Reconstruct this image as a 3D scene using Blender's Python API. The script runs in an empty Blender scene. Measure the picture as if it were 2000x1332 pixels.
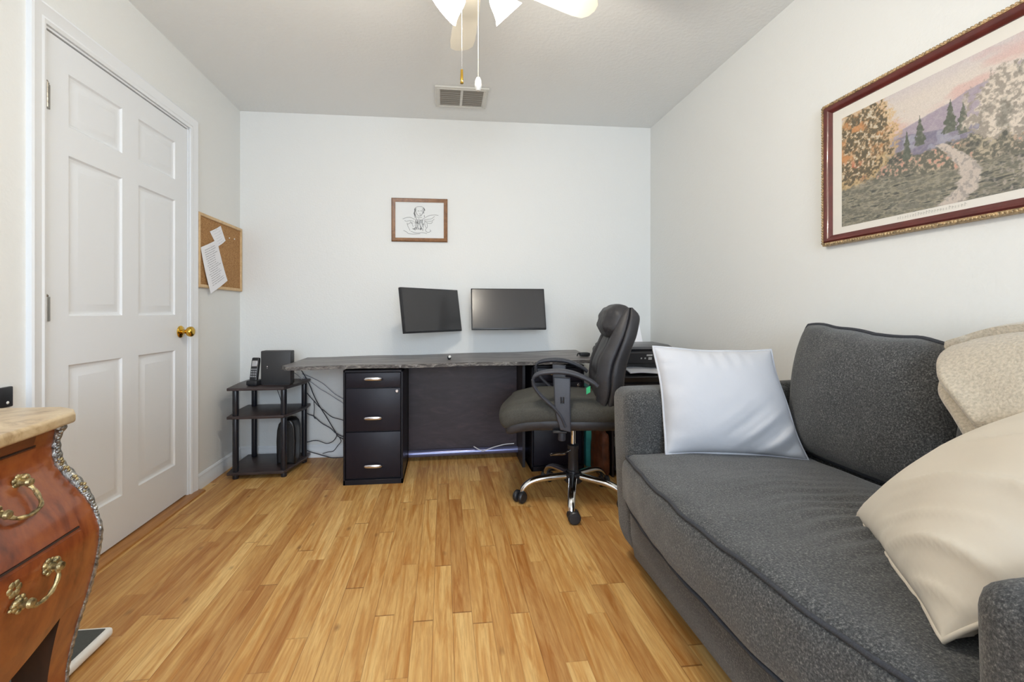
import bpy, bmesh, math, random
import numpy as np
from mathutils import Vector, Matrix, noise as mnoise
random.seed(7)
SC = bpy.context.scene
COL = SC.collection
PI = math.pi

# ------------------------------------------------------------------ measuring the place from the photograph
FPX, PCX, PCY, EYE = 889.0, 969.0, 610.0, 1.03
YAW = math.atan(103/889)
FW = (math.sin(YAW), math.cos(YAW)); RT = (math.cos(YAW), -math.sin(YAW))
def ray(x, y):
    u = (x-PCX)/FPX; v = -(y-PCY)/FPX
    return (FW[0]+u*RT[0], FW[1]+u*RT[1], v)
def onX(x, y, X):
    d = ray(x, y); t = X/d[0]; return Vector((X, d[1]*t, EYE+d[2]*t))
def onY(x, y, Y):
    d = ray(x, y); t = Y/d[1]; return Vector((d[0]*t, Y, EYE+d[2]*t))

# ------------------------------------------------------------------ helpers
def srgb(r, g, b):
    def c(v):
        v /= 255.0
        return v/12.92 if v <= 0.04045 else ((v+0.055)/1.055)**2.4
    return (c(r), c(g), c(b), 1.0)

class NT:
    """small node-tree writer"""
    def __init__(self, name):
        self.m = bpy.data.materials.new(name); self.m.use_nodes = True
        self.t = self.m.node_tree; self.n = self.t.nodes; self.l = self.t.links
        self.b = self.n['Principled BSDF']
    def node(self, typ, ins=None, **kw):
        nd = self.n.new(typ)
        for k, v in kw.items(): setattr(nd, k, v)
        for k, v in (ins or {}).items(): self.put(nd.inputs[k], v)
        return nd
    def put(self, sock, v):
        if isinstance(v, bpy.types.NodeSocket): self.l.new(v, sock)
        else: sock.default_value = v
    def math(self, op, a, b=None, c=None):
        nd = self.n.new('ShaderNodeMath'); nd.operation = op
        for i, v in enumerate((a, b, c)):
            if v is not None: self.put(nd.inputs[i], v)
        return nd.outputs[0]
    def mix(self, f, a, b, typ='MIX'):
        nd = self.n.new('ShaderNodeMix'); nd.data_type = 'RGBA'; nd.blend_type = typ
        self.put(nd.inputs['Factor'], f); self.put(nd.inputs[6], a); self.put(nd.inputs[7], b)
        return nd.outputs[2]
    def ramp(self, f, stops):
        nd = self.n.new('ShaderNodeValToRGB'); self.put(nd.inputs[0], f)
        el = nd.color_ramp.elements
        while len(el) < len(stops): el.new(0.5)
        for e, (p, c) in zip(el, stops): e.position = p; e.color = c
        return nd.outputs[0]
    def coord(self, scale=(1, 1, 1)):
        tc = self.node('ShaderNodeTexCoord')
        mp = self.node('ShaderNodeMapping', {'Vector': tc.outputs['Object'], 'Scale': scale})
        return mp.outputs[0]
    def noise(self, vec, scale, detail=3, rough=0.5, dist=0.0):
        return self.node('ShaderNodeTexNoise', {'Vector': vec, 'Scale': scale, 'Detail': detail, 'Roughness': rough, 'Distortion': dist}).outputs['Fac']
    def bump(self, h, strength, dist=0.01):
        nd = self.node('ShaderNodeBump', {'Height': h, 'Strength': strength, 'Distance': dist})
        self.l.new(nd.outputs[0], self.b.inputs['Normal'])
    def set(self, **kw):
        for k, v in kw.items():
            self.put(self.b.inputs[k.replace('_', ' ')], v)
        return self

def plain(name, rgb, rough=0.5, metal=0.0, spec=0.5, vary=0.0, nscale=30, bump=0.0, bscale=60, bdist=0.004, stretch=(1, 1, 1), sheen=0.0, coat=0.0):
    t = NT(name); c = srgb(*rgb)
    v = t.coord(stretch)
    if vary:
        n = t.noise(v, nscale, 4)
        lo = tuple(x*(1-vary) for x in c[:3])+(1,); hi = tuple(min(1, x*(1+vary)) for x in c[:3])+(1,)
        t.set(Base_Color=t.ramp(n, [(0.3, lo), (0.7, hi)]))
    else:
        t.set(Base_Color=c)
    t.set(Roughness=rough, Metallic=metal)
    t.b.inputs['Specular IOR Level'].default_value = spec
    if sheen:
        t.b.inputs['Sheen Weight'].default_value = sheen
    if coat:
        t.b.inputs['Coat Weight'].default_value = coat
    if bump: t.bump(t.noise(v, bscale, 3), bump, bdist)
    return t.m

def tag(o, label=None, cat=None, group=None, kind=None):
    if label: o['label'] = label
    if cat: o['category'] = cat
    if group: o['group'] = group
    if kind: o['kind'] = kind
    return o
def thing(name, label, cat, loc=(0, 0, 0), rz=0.0, group=None):
    o = bpy.data.objects.new(name, None); COL.objects.link(o)
    o.location = loc; o.rotation_euler = (0, 0, rz); o.empty_display_size = 0.05
    return tag(o, label, cat, group)
def origin(o):
    v = Vector((0, 0, 0))
    while o is not None:
        v += Vector(o.location); o = o.parent
    return v
def obj(name, bm, mat, parent=None, smooth=40, world=False, loc=None):
    """link a bmesh as ONE mesh object; world=True when its coordinates are room coordinates"""
    if loc is not None:
        bmesh.ops.translate(bm, verts=bm.verts[:], vec=-Vector(loc))
    elif world and parent is not None:
        bmesh.ops.translate(bm, verts=bm.verts[:], vec=-origin(parent))
    bmesh.ops.recalc_face_normals(bm, faces=bm.faces[:])
    me = bpy.data.meshes.new(name); bm.to_mesh(me); bm.free()
    for m in (mat if isinstance(mat, (list, tuple)) else [mat]): me.materials.append(m)
    if smooth:
        me.shade_smooth(); me.set_sharp_from_angle(angle=math.radians(smooth))
    o = bpy.data.objects.new(name, me); COL.objects.link(o)
    if loc is not None: o.location = loc
    if parent is not None: o.parent = parent
    return o
def struct(name, bm, mat, parent=None, smooth=30):
    o = obj(name, bm, mat, parent, smooth)
    if parent is None: o['kind'] = 'structure'
    return o
def B(): return bmesh.new()

def box(bm, x0, x1, y0, y1, z0, z1, bev=0.0, seg=2, M=None, mi=0):
    vs = [bm.verts.new((x, y, z)) for x in (x0, x1) for y in (y0, y1) for z in (z0, z1)]
    fs = [bm.faces.new([vs[i] for i in q]) for q in ((0, 1, 3, 2), (4, 6, 7, 5), (0, 4, 5, 1), (2, 3, 7, 6), (0, 2, 6, 4), (1, 5, 7, 3))]
    for f in fs: f.material_index = mi
    bmesh.ops.recalc_face_normals(bm, faces=fs)
    es = list({e for f in fs for e in f.edges})
    if bev > 0:
        r = bmesh.ops.bevel(bm, geom=es, offset=bev, segments=seg, profile=0.5, affect='EDGES')
        vs = list({v for f in r['faces'] for v in f.verts} | {v for v in vs if v.is_valid})
        for f in {f for v in vs for f in v.link_faces}: f.material_index = mi
    if M is not None:
        for v in vs: v.co = M @ v.co
    return vs
def prism(bm, poly, axis, a0, a1, bev=0.0, seg=2, mi=0):
    """extrude a 2D polygon along an axis: 'x' poly=(y,z), 'y' poly=(x,z), 'z' poly=(x,y)"""
    def P(p, a):
        return {'x': (a, p[0], p[1]), 'y': (p[0], a, p[1]), 'z': (p[0], p[1], a)}[axis]
    A = [bm.verts.new(P(p, a0)) for p in poly]; C = [bm.verts.new(P(p, a1)) for p in poly]
    n = len(poly)
    fs = [bm.faces.new(A), bm.faces.new(C[::-1])]
    for i in range(n): fs.append(bm.faces.new((A[i], A[(i+1) % n], C[(i+1) % n], C[i])))
    for f in fs: f.material_index = mi
    bmesh.ops.recalc_face_normals(bm, faces=fs)
    if bev > 0:
        es = [e for e in {e for f in fs[:2] for e in f.edges}]
        bmesh.ops.bevel(bm, geom=es, offset=bev, segments=seg, profile=0.5, affect='EDGES')
def catmull(pts, n=8, closed=False):
    P = [Vector(p) for p in pts]; out = []
    m = len(P); rng = m if closed else m-1
    for i in range(rng):
        p0 = P[(i-1) % m] if (closed or i > 0) else P[0]*2-P[1]
        p1 = P[i]; p2 = P[(i+1) % m]
        p3 = P[(i+2) % m] if (closed or i+2 < m) else P[m-1]*2-P[m-2]
        for k in range(n):
            t = k/n
            out.append(0.5*((2*p1)+(-p0+p2)*t+(2*p0-5*p1+4*p2-p3)*t*t+(-p0+3*p1-3*p2+p3)*t**3))
    if not closed: out.append(P[-1].copy())
    return out
def tube(bm, pts, r, seg=8, closed=False, flat=None, up=None, mi=0):
    """sweep a circle (or an ellipse: flat=(ra along side, rb along up)) along points; r may be a list"""
    P = [Vector(p) for p in pts]; n = len(P); rings = []
    nrm = Vector(up) if up is not None else None
    for i in range(n):
        if closed: d = P[(i+1) % n]-P[i-1]
        else: d = P[min(i+1, n-1)]-P[max(i-1, 0)]
        if d.length < 1e-9: d = Vector((0, 0, 1))
        d.normalize()
        if nrm is None:
            nrm = d.orthogonal().normalized()
        u = (Vector(up) if up is not None else nrm); u = u-d*u.dot(d)
        if u.length < 1e-6: u = d.orthogonal()
        u.normalize(); nrm = u; s = d.cross(u)
        ri = r[i] if isinstance(r, (list, tuple)) else r
        a, b = (flat[0]*ri, flat[1]*ri) if flat else (ri, ri)
        rings.append([bm.verts.new(P[i]+s*(a*math.cos(2*PI*k/seg))+u*(b*math.sin(2*PI*k/seg))) for k in range(seg)])
    fs = []
    for i in range(n if closed else n-1):
        A, C = rings[i], rings[(i+1) % n]
        for k in range(seg): fs.append(bm.faces.new((A[k], A[(k+1) % seg], C[(k+1) % seg], C[k])))
    if not closed:
        fs.append(bm.faces.new(rings[0][::-1])); fs.append(bm.faces.new(rings[-1]))
    for f in fs: f.material_index = mi
    return rings
def lathe(bm, prof, seg=24, M=None, mi=0):
    """turn (r,z) profile about Z; M places it"""
    M = M or Matrix.Identity(4); rings = []
    for r, z in prof:
        if r < 1e-6: rings.append([bm.verts.new(M @ Vector((0, 0, z)))])
        else: rings.append([bm.verts.new(M @ Vector((r*math.cos(2*PI*k/seg), r*math.sin(2*PI*k/seg), z))) for k in range(seg)])
    for A, C in zip(rings, rings[1:]):
        for k in range(seg):
            q = [A[k % len(A)], A[(k+1) % len(A)], C[(k+1) % len(C)], C[k % len(C)]]
            q = list(dict.fromkeys(q))
            if len(q) > 2:
                f = bm.faces.new(q); f.material_index = mi
def grid(bm, fn, nu, nv, mi=0):
    V = [[bm.verts.new(fn(i/nu, j/nv)) for j in range(nv+1)] for i in range(nu+1)]
    for i in range(nu):
        for j in range(nv):
            f = bm.faces.new((V[i][j], V[i+1][j], V[i+1][j+1], V[i][j+1])); f.material_index = mi
    return V
def slab(bm, top, bot, nu, nv, mi=0):
    """closed sheet between two surface functions"""
    A = grid(bm, top, nu, nv, mi); C = grid(bm, bot, nu, nv, mi)
    rim = [(i, 0) for i in range(nu)]+[(nu, j) for j in range(nv)]+[(i, nv) for i in range(nu, 0, -1)]+[(0, j) for j in range(nv, 0, -1)]
    for (a, b), (c, d) in zip(rim, rim[1:]+rim[:1]):
        f = bm.faces.new((A[a][b], A[c][d], C[c][d], C[a][b])); f.material_index = mi
def sphere(bm, c, r, seg=12, sc=(1, 1, 1), mi=0):
    r_ = bmesh.ops.create_uvsphere(bm, u_segments=seg, v_segments=max(6, seg//2), radius=r)
    for v in r_['verts']:
        v.co = Vector((v.co.x*sc[0], v.co.y*sc[1], v.co.z*sc[2]))+Vector(c)
        for f in v.link_faces: f.material_index = mi
def sgn_pow(a, p): return math.copysign(abs(a)**p, a)
def puff(bm, mp, n=(12, 12, 6), mi=0):
    """subdivided box surface in u,v,w = -1..1 sent through the mapping mp"""
    cache = {}
    def V(u, v, w):
        k = (round(u, 5), round(v, 5), round(w, 5))
        if k not in cache: cache[k] = bm.verts.new(mp(u, v, w))
        return cache[k]
    L = [[-1+2*i/k for i in range(k+1)] for k in n]
    def face(fix, val, a, b):
        for i in range(n[a]):
            for j in range(n[b]):
                q = []
                for (p, r) in ((i, j), (i+1, j), (i+1, j+1), (i, j+1)):
                    c = [0, 0, 0]; c[fix] = val; c[a] = L[a][p]; c[b] = L[b][r]; q.append(V(*c))
                if len(set(q)) == 4:
                    f = bm.faces.new(q); f.material_index = mi
    for fix, a, b in ((0, 1, 2), (1, 0, 2), (2, 0, 1)):
        for val in (-1, 1): face(fix, val, a, b)
def softbox(half, r, bulge=(0, 0, 0)):
    """mapping for puff: a box of half sizes with edges rounded by r and faces swelling by bulge"""
    hx, hy, hz = half
    def f(u, v, w):
        p = Vector((u*hx, v*hy, w*hz))
        q = Vector((max(-hx+r, min(hx-r, p.x)), max(-hy+r, min(hy-r, p.y)), max(-hz+r, min(hz-r, p.z))))
        d = p-q
        if d.length > 1e-9:
            m = max(abs(d.x), abs(d.y), abs(d.z)); p = q+d.normalized()*m
        p.x += u*bulge[0]*(1-v*v)*(1-w*w); p.y += v*bulge[1]*(1-u*u)*(1-w*w); p.z += w*bulge[2]*(1-u*u)*(1-v*v)
        return p
    return f
def bilerp(c, u, v):
    """corners c = (u-,v-), (u+,v-), (u+,v+), (u-,v+)"""
    a, b = (u+1)/2, (v+1)/2
    return c[0]*(1-a)*(1-b)+c[1]*a*(1-b)+c[2]*a*b+c[3]*(1-a)*b
def lerp_tab(tab, x):
    for (a, p), (b, q) in zip(tab, tab[1:]):
        if (a <= x <= b) or (b <= x <= a):
            t = (x-a)/(b-a) if b != a else 0
            return p+(q-p)*t
    return tab[0][1] if abs(x-tab[0][0]) < abs(x-tab[-1][0]) else tab[-1][1]
def smooth_tab(tab):
    """finer table through the points (Catmull-Rom)"""
    pts = catmull([(a, b, 0) for a, b in tab], 6)
    return [(p.x, p.y) for p in pts]
def fb(p, s, o=3): return mnoise.fractal(Vector(p)*s, 1.0, 2.0, o)
def sketch(bm, lines, to3, w=0.0012):
    """thin ribbons of ink laid on paper"""
    for ln in lines:
        P = [Vector((a, b, 0)) for a, b in ln]
        for a, b in zip(P, P[1:]):
            d = (b-a)
            if d.length < 1e-6: continue
            s = Vector((-d.y, d.x, 0)).normalized()*w/2
            e = d.normalized()*w*0.3
            bm.faces.new([bm.verts.new(to3(q.x, q.y)) for q in (a-s-e, b-s+e, b+s+e, a+s-e)])

# ------------------------------------------------------------------ materials
def wall_paint(name, rgb, scale, strength):
    t = NT(name); v = t.coord()
    t.set(Base_Color=srgb(*rgb), Roughness=0.75); t.b.inputs['Specular IOR Level'].default_value = 0.25
    n1 = t.noise(v, scale, 4, 0.55); n2 = t.noise(v, scale*0.25, 2)
    t.bump(t.math('ADD', n1, t.math('MULTIPLY', n2, 0.6)), strength, 0.004)
    return t.m
M_WALL = wall_paint('wall_paint', (230, 231, 229), 95, 0.22)
M_CEIL = wall_paint('ceiling_texture', (236, 238, 238), 55, 0.45)
M_TRIM = plain('trim_white', (232, 235, 238), 0.4, bump=0.03, bscale=40)
M_DOOR = plain('door_white', (230, 233, 236), 0.42, bump=0.06, bscale=220, bdist=0.001, stretch=(1, 1, 0.08))

def floor_mat():
    t = NT('laminate_oak')
    tc = t.node('ShaderNodeTexCoord'); sp = t.node('ShaderNodeSeparateXYZ', {0: tc.outputs['Object']})
    X, Y = sp.outputs[0], sp.outputs[1]
    xs = t.math('DIVIDE', t.math('ADD', X, 5.013), 0.0655); ix = t.math('FLOOR', xs); fx = t.math('FRACT', xs)
    r1 = t.node('ShaderNodeTexWhiteNoise', {'W': ix}, noise_dimensions='1D').outputs['Value']
    r2 = t.node('ShaderNodeTexWhiteNoise', {'W': t.math('ADD', ix, 57.3)}, noise_dimensions='1D').outputs['Value']
    ys = t.math('DIVIDE', t.math('ADD', Y, t.math('ADD', t.math('MULTIPLY', r1, 9.0), 20.0)), t.math('ADD', 0.50, t.math('MULTIPLY', r2, 0.50)))
    iy = t.math('FLOOR', ys); fy = t.math('FRACT', ys)
    cell = t.node('ShaderNodeCombineXYZ', {0: ix, 1: iy, 2: 3.0}).outputs[0]
    rc = t.node('ShaderNodeTexWhiteNoise', {'Vector': cell}, noise_dimensions='3D')
    rnd = rc.outputs['Value']
    gv = t.node('ShaderNodeCombineXYZ', {0: t.math('MULTIPLY', X, 1.0), 1: t.math('MULTIPLY', Y, 0.07), 2: t.math('MULTIPLY', rnd, 31.0)}).outputs[0]
    g1 = t.noise(gv, 34, 5, 0.6, 1.2); g2 = t.noise(gv, 150, 3, 0.6, 0.3)
    base = t.ramp(rnd, [(0.0, srgb(180, 131, 70)), (0.35, srgb(201, 156, 90)), (0.7, srgb(211, 169, 102)), (1.0, srgb(228, 192, 126))])
    dark = t.mix(1.0, base, srgb(226, 200, 172), 'MULTIPLY')
    lite = t.mix(0.15, base, srgb(236, 200, 142))
    c = t.mix(t.ramp(g1, [(0.36, (0, 0, 0, 1)), (0.62, (1, 1, 1, 1))]), dark, lite)
    c = t.mix(t.math('MULTIPLY', t.ramp(g2, [(0.40, (1, 1, 1, 1)), (0.56, (0, 0, 0, 1))]), 0.22), c, srgb(140, 88, 40))
    # knots
    kv = t.node('ShaderNodeCombineXYZ', {0: t.math('MULTIPLY', X, 8.5), 1: t.math('MULTIPLY', Y, 4.2), 2: 0.4}).outputs[0]
    vo = t.node('ShaderNodeTexVoronoi', {'Vector': kv, 'Scale': 1.0, 'Randomness': 1.0})
    kd = t.math('ADD', vo.outputs['Distance'], t.math('MULTIPLY', t.math('SUBTRACT', g1, 0.5), 0.12))
    kn = t.ramp(kd, [(0.01, (1, 1, 1, 1)), (0.11, (0, 0, 0, 1))])
    c = t.mix(t.math('MULTIPLY', kn, 0.62), c, srgb(96, 56, 26))
    # seams between strips and at their ends
    s1 = t.math('LESS_THAN', fx, 0.030); s2 = t.math('LESS_THAN', fy, 0.006)
    seam = t.math('MAXIMUM', s1, s2)
    c = t.mix(t.math('MULTIPLY', seam, t.math('ADD', 0.12, t.math('MULTIPLY', r2, 0.55))), c, srgb(110, 66, 30))
    t.set(Base_Color=c, Roughness=t.math('ADD', 0.36, t.math('MULTIPLY', g1, 0.16)))
    t.b.inputs['Specular IOR Level'].default_value = 0.4
    t.bump(t.math('SUBTRACT', t.math('MULTIPLY', g2, 0.25), seam), 0.12, 0.001)
    return t.m
M_FLOOR = floor_mat()

def sofa_mat():
    t = NT('charcoal_tweed'); v = t.coord()
    n1 = t.noise(v, 230, 3, 0.75); n2 = t.noise(v, 600, 2, 0.6); n3 = t.noise(v, 9, 3)
    c = t.ramp(n1, [(0.28, srgb(26, 27, 29)), (0.46, srgb(62, 63, 64)), (0.58, srgb(90, 90, 89)), (0.74, srgb(146, 145, 141))])
    c = t.mix(t.math('MULTIPLY', n2, 0.25), c, srgb(52, 52, 52))
    c = t.mix(t.math('MULTIPLY', t.ramp(n3, [(0.35, (0, 0, 0, 1)), (0.7, (1, 1, 1, 1))]), 0.22), c, srgb(50, 50, 50))
    t.set(Base_Color=c, Roughness=0.95); t.b.inputs['Specular IOR Level'].default_value = 0.15
    t.b.inputs['Sheen Weight'].default_value = 0.25; t.b.inputs['Sheen Roughness'].default_value = 0.5
    t.bump(n1, 0.5, 0.003)
    return t.m
M_SOFA = sofa_mat()
M_PIPE = plain('piping_dark', (52, 54, 60), 0.9, vary=0.3, nscale=400)
M_PILLOW = plain('white_cotton', (192, 194, 200), 0.85, spec=0.2, bump=0.15, bscale=18, bdist=0.01, sheen=0.1)
M_CREAM = plain('cream_cotton', (206, 197, 182), 0.85, spec=0.2, vary=0.03, nscale=3, bump=0.12, bscale=14, bdist=0.01, sheen=0.1)
M_FLEECE = plain('beige_fleece', (184, 173, 155), 0.95, spec=0.1, vary=0.2, nscale=160, bump=0.6, bscale=190, bdist=0.004, sheen=0.5)
M_FOOT = plain('dark_wood_foot', (36, 28, 24), 0.5)
M_BLACKWOOD = plain('black_wood', (42, 38, 42), 0.45, vary=0.2, nscale=20, stretch=(0.2, 1, 1))
M_SHELF = plain('espresso_shelf', (62, 52, 52), 0.4, vary=0.3, nscale=60, stretch=(0.15, 1, 1))
M_BLACKPL = plain('black_plastic', (33, 34, 38), 0.42, vary=0.08, nscale=60)
M_BLACKTUBE = plain('black_tube', (32, 33, 40), 0.3)
M_METALBLACK = plain('black_painted_steel', (26, 24, 34), 0.42, spec=0.3, vary=0.05, nscale=8)
M_METALFRAME = plain('black_steel_frame', (20, 19, 27), 0.4, spec=0.3)
M_CHROME = plain('chrome', (226, 226, 226), 0.12, 1.0)
M_SILVER = plain('satin_silver', (226, 226, 232), 0.25, 1.0)
M_BRASS = plain('brass', (214, 172, 74), 0.18, 1.0)
M_AGEDBRASS = plain('aged_gilt', (168, 152, 112), 0.42, 0.85, vary=0.65, nscale=70, bump=0.6, bscale=120, bdist=0.004)
M_PEWTER = plain('dark_gilt', (150, 148, 142), 0.38, 0.8, vary=0.6, nscale=90, bump=0.7, bscale=130, bdist=0.005)
M_SCREEN = plain('screen_black', (58, 58, 60), 0.22, spec=0.6)
M_PAPER = plain('paper', (240, 240, 244), 0.8, spec=0.2)
M_INK = plain('ink_grey', (120, 122, 130), 0.9)
M_PENCIL = plain('pencil_grey', (112, 114, 116), 0.95)
M_WHITEPL = plain('white_plastic', (236, 236, 232), 0.35)
M_LEATHER = plain('black_leather', (50, 49, 52), 0.5, vary=0.12, nscale=14, bump=0.3, bscale=26, bdist=0.008, spec=0.45)
M_SEATFAB = plain('worn_charcoal_fabric', (66, 65, 60), 0.9, vary=0.2, nscale=160, bump=0.3, bscale=240, bdist=0.002)
M_ARMPL = plain('grey_black_plastic', (60, 62, 70), 0.5, vary=0.08, nscale=120, bump=0.15, bscale=300, bdist=0.001)
M_TEAL = plain('teal_board', (70, 168, 162), 0.5)
M_BAG = plain('brown_bag', (104, 58, 36), 0.55, vary=0.4, nscale=18, bump=0.5, bscale=20)
M_GREEN = plain('green_plastic', (40, 190, 120), 0.4)

def wood_mat(name, stops, scale, stretch, rough, coat=0.0, dist=1.5):
    t = NT(name); v = t.coord(stretch)
    n = t.noise(v, scale, 5, 0.6, dist); n2 = t.noise(v, scale*6, 3, 0.6)
    c = t.ramp(t.math('ADD', t.math('MULTIPLY', n, 0.75), t.math('MULTIPLY', n2, 0.25)), stops)
    t.set(Base_Color=c, Roughness=rough)
    if coat: t.b.inputs['Coat Weight'].default_value = coat; t.b.inputs['Coat Roughness'].default_value = 0.12
    t.bump(n2, 0.08, 0.002)
    return t.m
M_BOMBE = wood_mat('bombe_veneer', [(0.28, srgb(70, 30, 14)), (0.45, srgb(126, 62, 28)), (0.6, srgb(148, 82, 38)), (0.75, srgb(108, 50, 24))], 4.5, (1, 1.6, 1), 0.3, 0.5)
M_BOMBEDARK = wood_mat('bombe_carcass', [(0.3, srgb(34, 22, 16)), (0.7, srgb(66, 40, 24))], 8, (1, 1, 0.2), 0.6)
M_MAHOG = wood_mat('bombe_rail', [(0.3, srgb(82, 26, 14)), (0.7, srgb(128, 54, 30))], 6, (1, 0.4, 2), 0.3, 0.5)
M_DESK = wood_mat('worn_desk_top', [(0.28, srgb(62, 58, 58)), (0.48, srgb(106, 102, 102)), (0.62, srgb(144, 140, 138)), (0.78, srgb(92, 84, 80))], 9, (0.22, 1.6, 1), 0.42)
M_DESKEDGE = wood_mat('chipped_edge', [(0.34, srgb(44, 40, 40)), (0.50, srgb(88, 84, 82)), (0.66, srgb(158, 154, 148)), (0.8, srgb(60, 54, 52))], 26, (0.5, 1, 2.0), 0.7)
M_PANEL = wood_mat('dark_plywood', [(0.3, srgb(34, 25, 31)), (0.55, srgb(50, 39, 47)), (0.75, srgb(70, 52, 58))], 6, (0.6, 1, 2.2), 0.5, 0.1, 2.5)
M_RAIL = plain('rail_blue_black', (116, 120, 158), 0.22, 0.6)
M_PICFRAME = wood_mat('oak_frame', [(0.3, srgb(104, 66, 36)), (0.7, srgb(150, 104, 62))], 20, (1, 1, 1), 0.4)
M_MAHFRAME = plain('oxblood_frame', (92, 38, 34), 0.3, vary=0.2, nscale=20, coat=0.3)
M_GILT = plain('gilt_beading', (176, 150, 112), 0.4, 0.4, vary=0.6, nscale=130)
M_MATBOARD = plain('mat_board', (226, 222, 214), 0.8)
M_PINE = wood_mat('pine_frame', [(0.3, srgb(196, 160, 112)), (0.7, srgb(226, 196, 152))], 12, (1, 1, 1), 0.5)
def cork():
    t = NT('cork'); v = t.coord()
    n = t.noise(v, 130, 4, 0.7)
    t.set(Base_Color=t.ramp(n, [(0.35, srgb(142, 100, 56)), (0.5, srgb(170, 126, 78)), (0.68, srgb(190, 148, 98))]), Roughness=0.9)
    t.bump(n, 0.4, 0.003); return t.m
M_CORK = cork()
def marble():
    t = NT('beige_marble'); v = t.coord()
    n = t.noise(v, 7, 6, 0.65, 2.0); n2 = t.noise(v, 40, 4, 0.6)
    c = t.ramp(n, [(0.3, srgb(150, 122, 84)), (0.45, srgb(196, 172, 134)), (0.6, srgb(214, 194, 158)), (0.75, srgb(186, 158, 116))])
    c = t.mix(t.math('MULTIPLY', n2, 0.3), c, srgb(160, 132, 96))
    t.set(Base_Color=c, Roughness=0.3); return t.m
M_MARBLE = marble()
M_SCALETOP = plain('scale_rubber', (72, 76, 74), 0.6, vary=0.1, nscale=200, bump=0.3, bscale=300, bdist=0.001)
M_VENT = plain('vent_white', (216, 215, 210), 0.45)
M_VENTDARK = plain('vent_louvre', (150, 148, 143), 0.7)
M_FAN = plain('fan_white', (226, 223, 212), 0.45)
def lamp_glass():
    t = NT('lit_glass')
    t.set(Base_Color=(1, 1, 1, 1), Roughness=0.3, Emission_Color=srgb(255, 246, 228), Emission_Strength=9.0)
    return t.m
M_LAMP = lamp_glass()

# ------------------------------------------------------------------ the room
XL, XR, YB, YF, CH = -1.415, 1.575, 3.375, -2.30, 2.44
YBR = 3.325                                             # the back wall runs a touch out of square
T = 0.1
bm = B(); box(bm, XL-0.4, XR+T, YF-T, YB+T, -0.08, 0); struct('floor', bm, M_FLOOR, smooth=0)
bm = B(); box(bm, XL-T, XR+T, YF-T, YB+T, CH, CH+0.08); struct('ceiling', bm, M_CEIL, smooth=0)
bm = B(); prism(bm, [(XL-T, YB), (XR+T, YBR), (XR+T, YBR+0.15), (XL-T, YB+0.15)], 'z', 0, CH); struct('wall_back', bm, M_WALL, smooth=0)
bm = B(); box(bm, XR, XR+T, YF-T, YB, 0, CH); struct('wall_right', bm, M_WALL, smooth=0)
DY0, DY1, DZ = 1.797, 2.722, 2.055                       # door opening
bm = B()
box(bm, XL-T, XL, YF-T, DY0, 0, CH); box(bm, XL-T, XL, DY1, YB, 0, CH); box(bm, XL-T, XL, DY0, DY1, DZ, CH)
struct('wall_left', bm, M_WALL, smooth=0)
WX0, WX1, WZ0, WZ1 = -0.75, 1.0, 0.75, 2.1              # window behind the camera
bm = B()
box(bm, XL, WX0, YF-T, YF, 0, CH); box(bm, WX1, XR, YF-T, YF, 0, CH)
box(bm, WX0, WX1, YF-T, YF, 0, WZ0); box(bm, WX0, WX1, YF-T, YF, WZ1, CH)
struct('wall_front', bm, M_WALL, smooth=0)
bm = B()
for a in ((WX0-0.05, WX0+0.03, WZ0-0.05, WZ1+0.05), (WX1-0.03, WX1+0.05, WZ0-0.05, WZ1+0.05), (WX0, WX1, WZ0-0.05, WZ0+0.03), (WX0, WX1, WZ1-0.03, WZ1+0.05), (WX0, WX1, 1.40, 1.44)):
    box(bm, a[0], a[1], YF-0.06, YF+0.015, a[2], a[3], 0.004)
struct('window_1', bm, M_TRIM)
# skirting
def base_prof(d):                                        # (out from wall, z)
    return [(0, 0), (d*0.014, 0), (d*0.014, 0.055), (d*0.010, 0.062), (d*0.010, 0.078), (d*0.004, 0.088), (0, 0.09)]
bm = B(); prism(bm, [(XL+a, z) for a, z in base_prof(1)], 'y', 2.79, YB); struct('baseboard_left', bm, M_TRIM)
bm = B(); prism(bm, [(XR-a, z) for a, z in base_prof(1)], 'y', YF, YBR); struct('baseboard_right', bm, M_TRIM)
bm = B()
A = [bm.verts.new((XL, YB-a, z)) for a, z in base_prof(1)]; C = [bm.verts.new((XR, YBR-a, z)) for a, z in base_prof(1)]
for i in range(len(A)-1): bm.faces.new((A[i], A[i+1], C[i+1], C[i]))
bm.faces.new(A[::-1]); bm.faces.new(C)
struct('baseboard_back', bm, M_TRIM)
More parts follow.
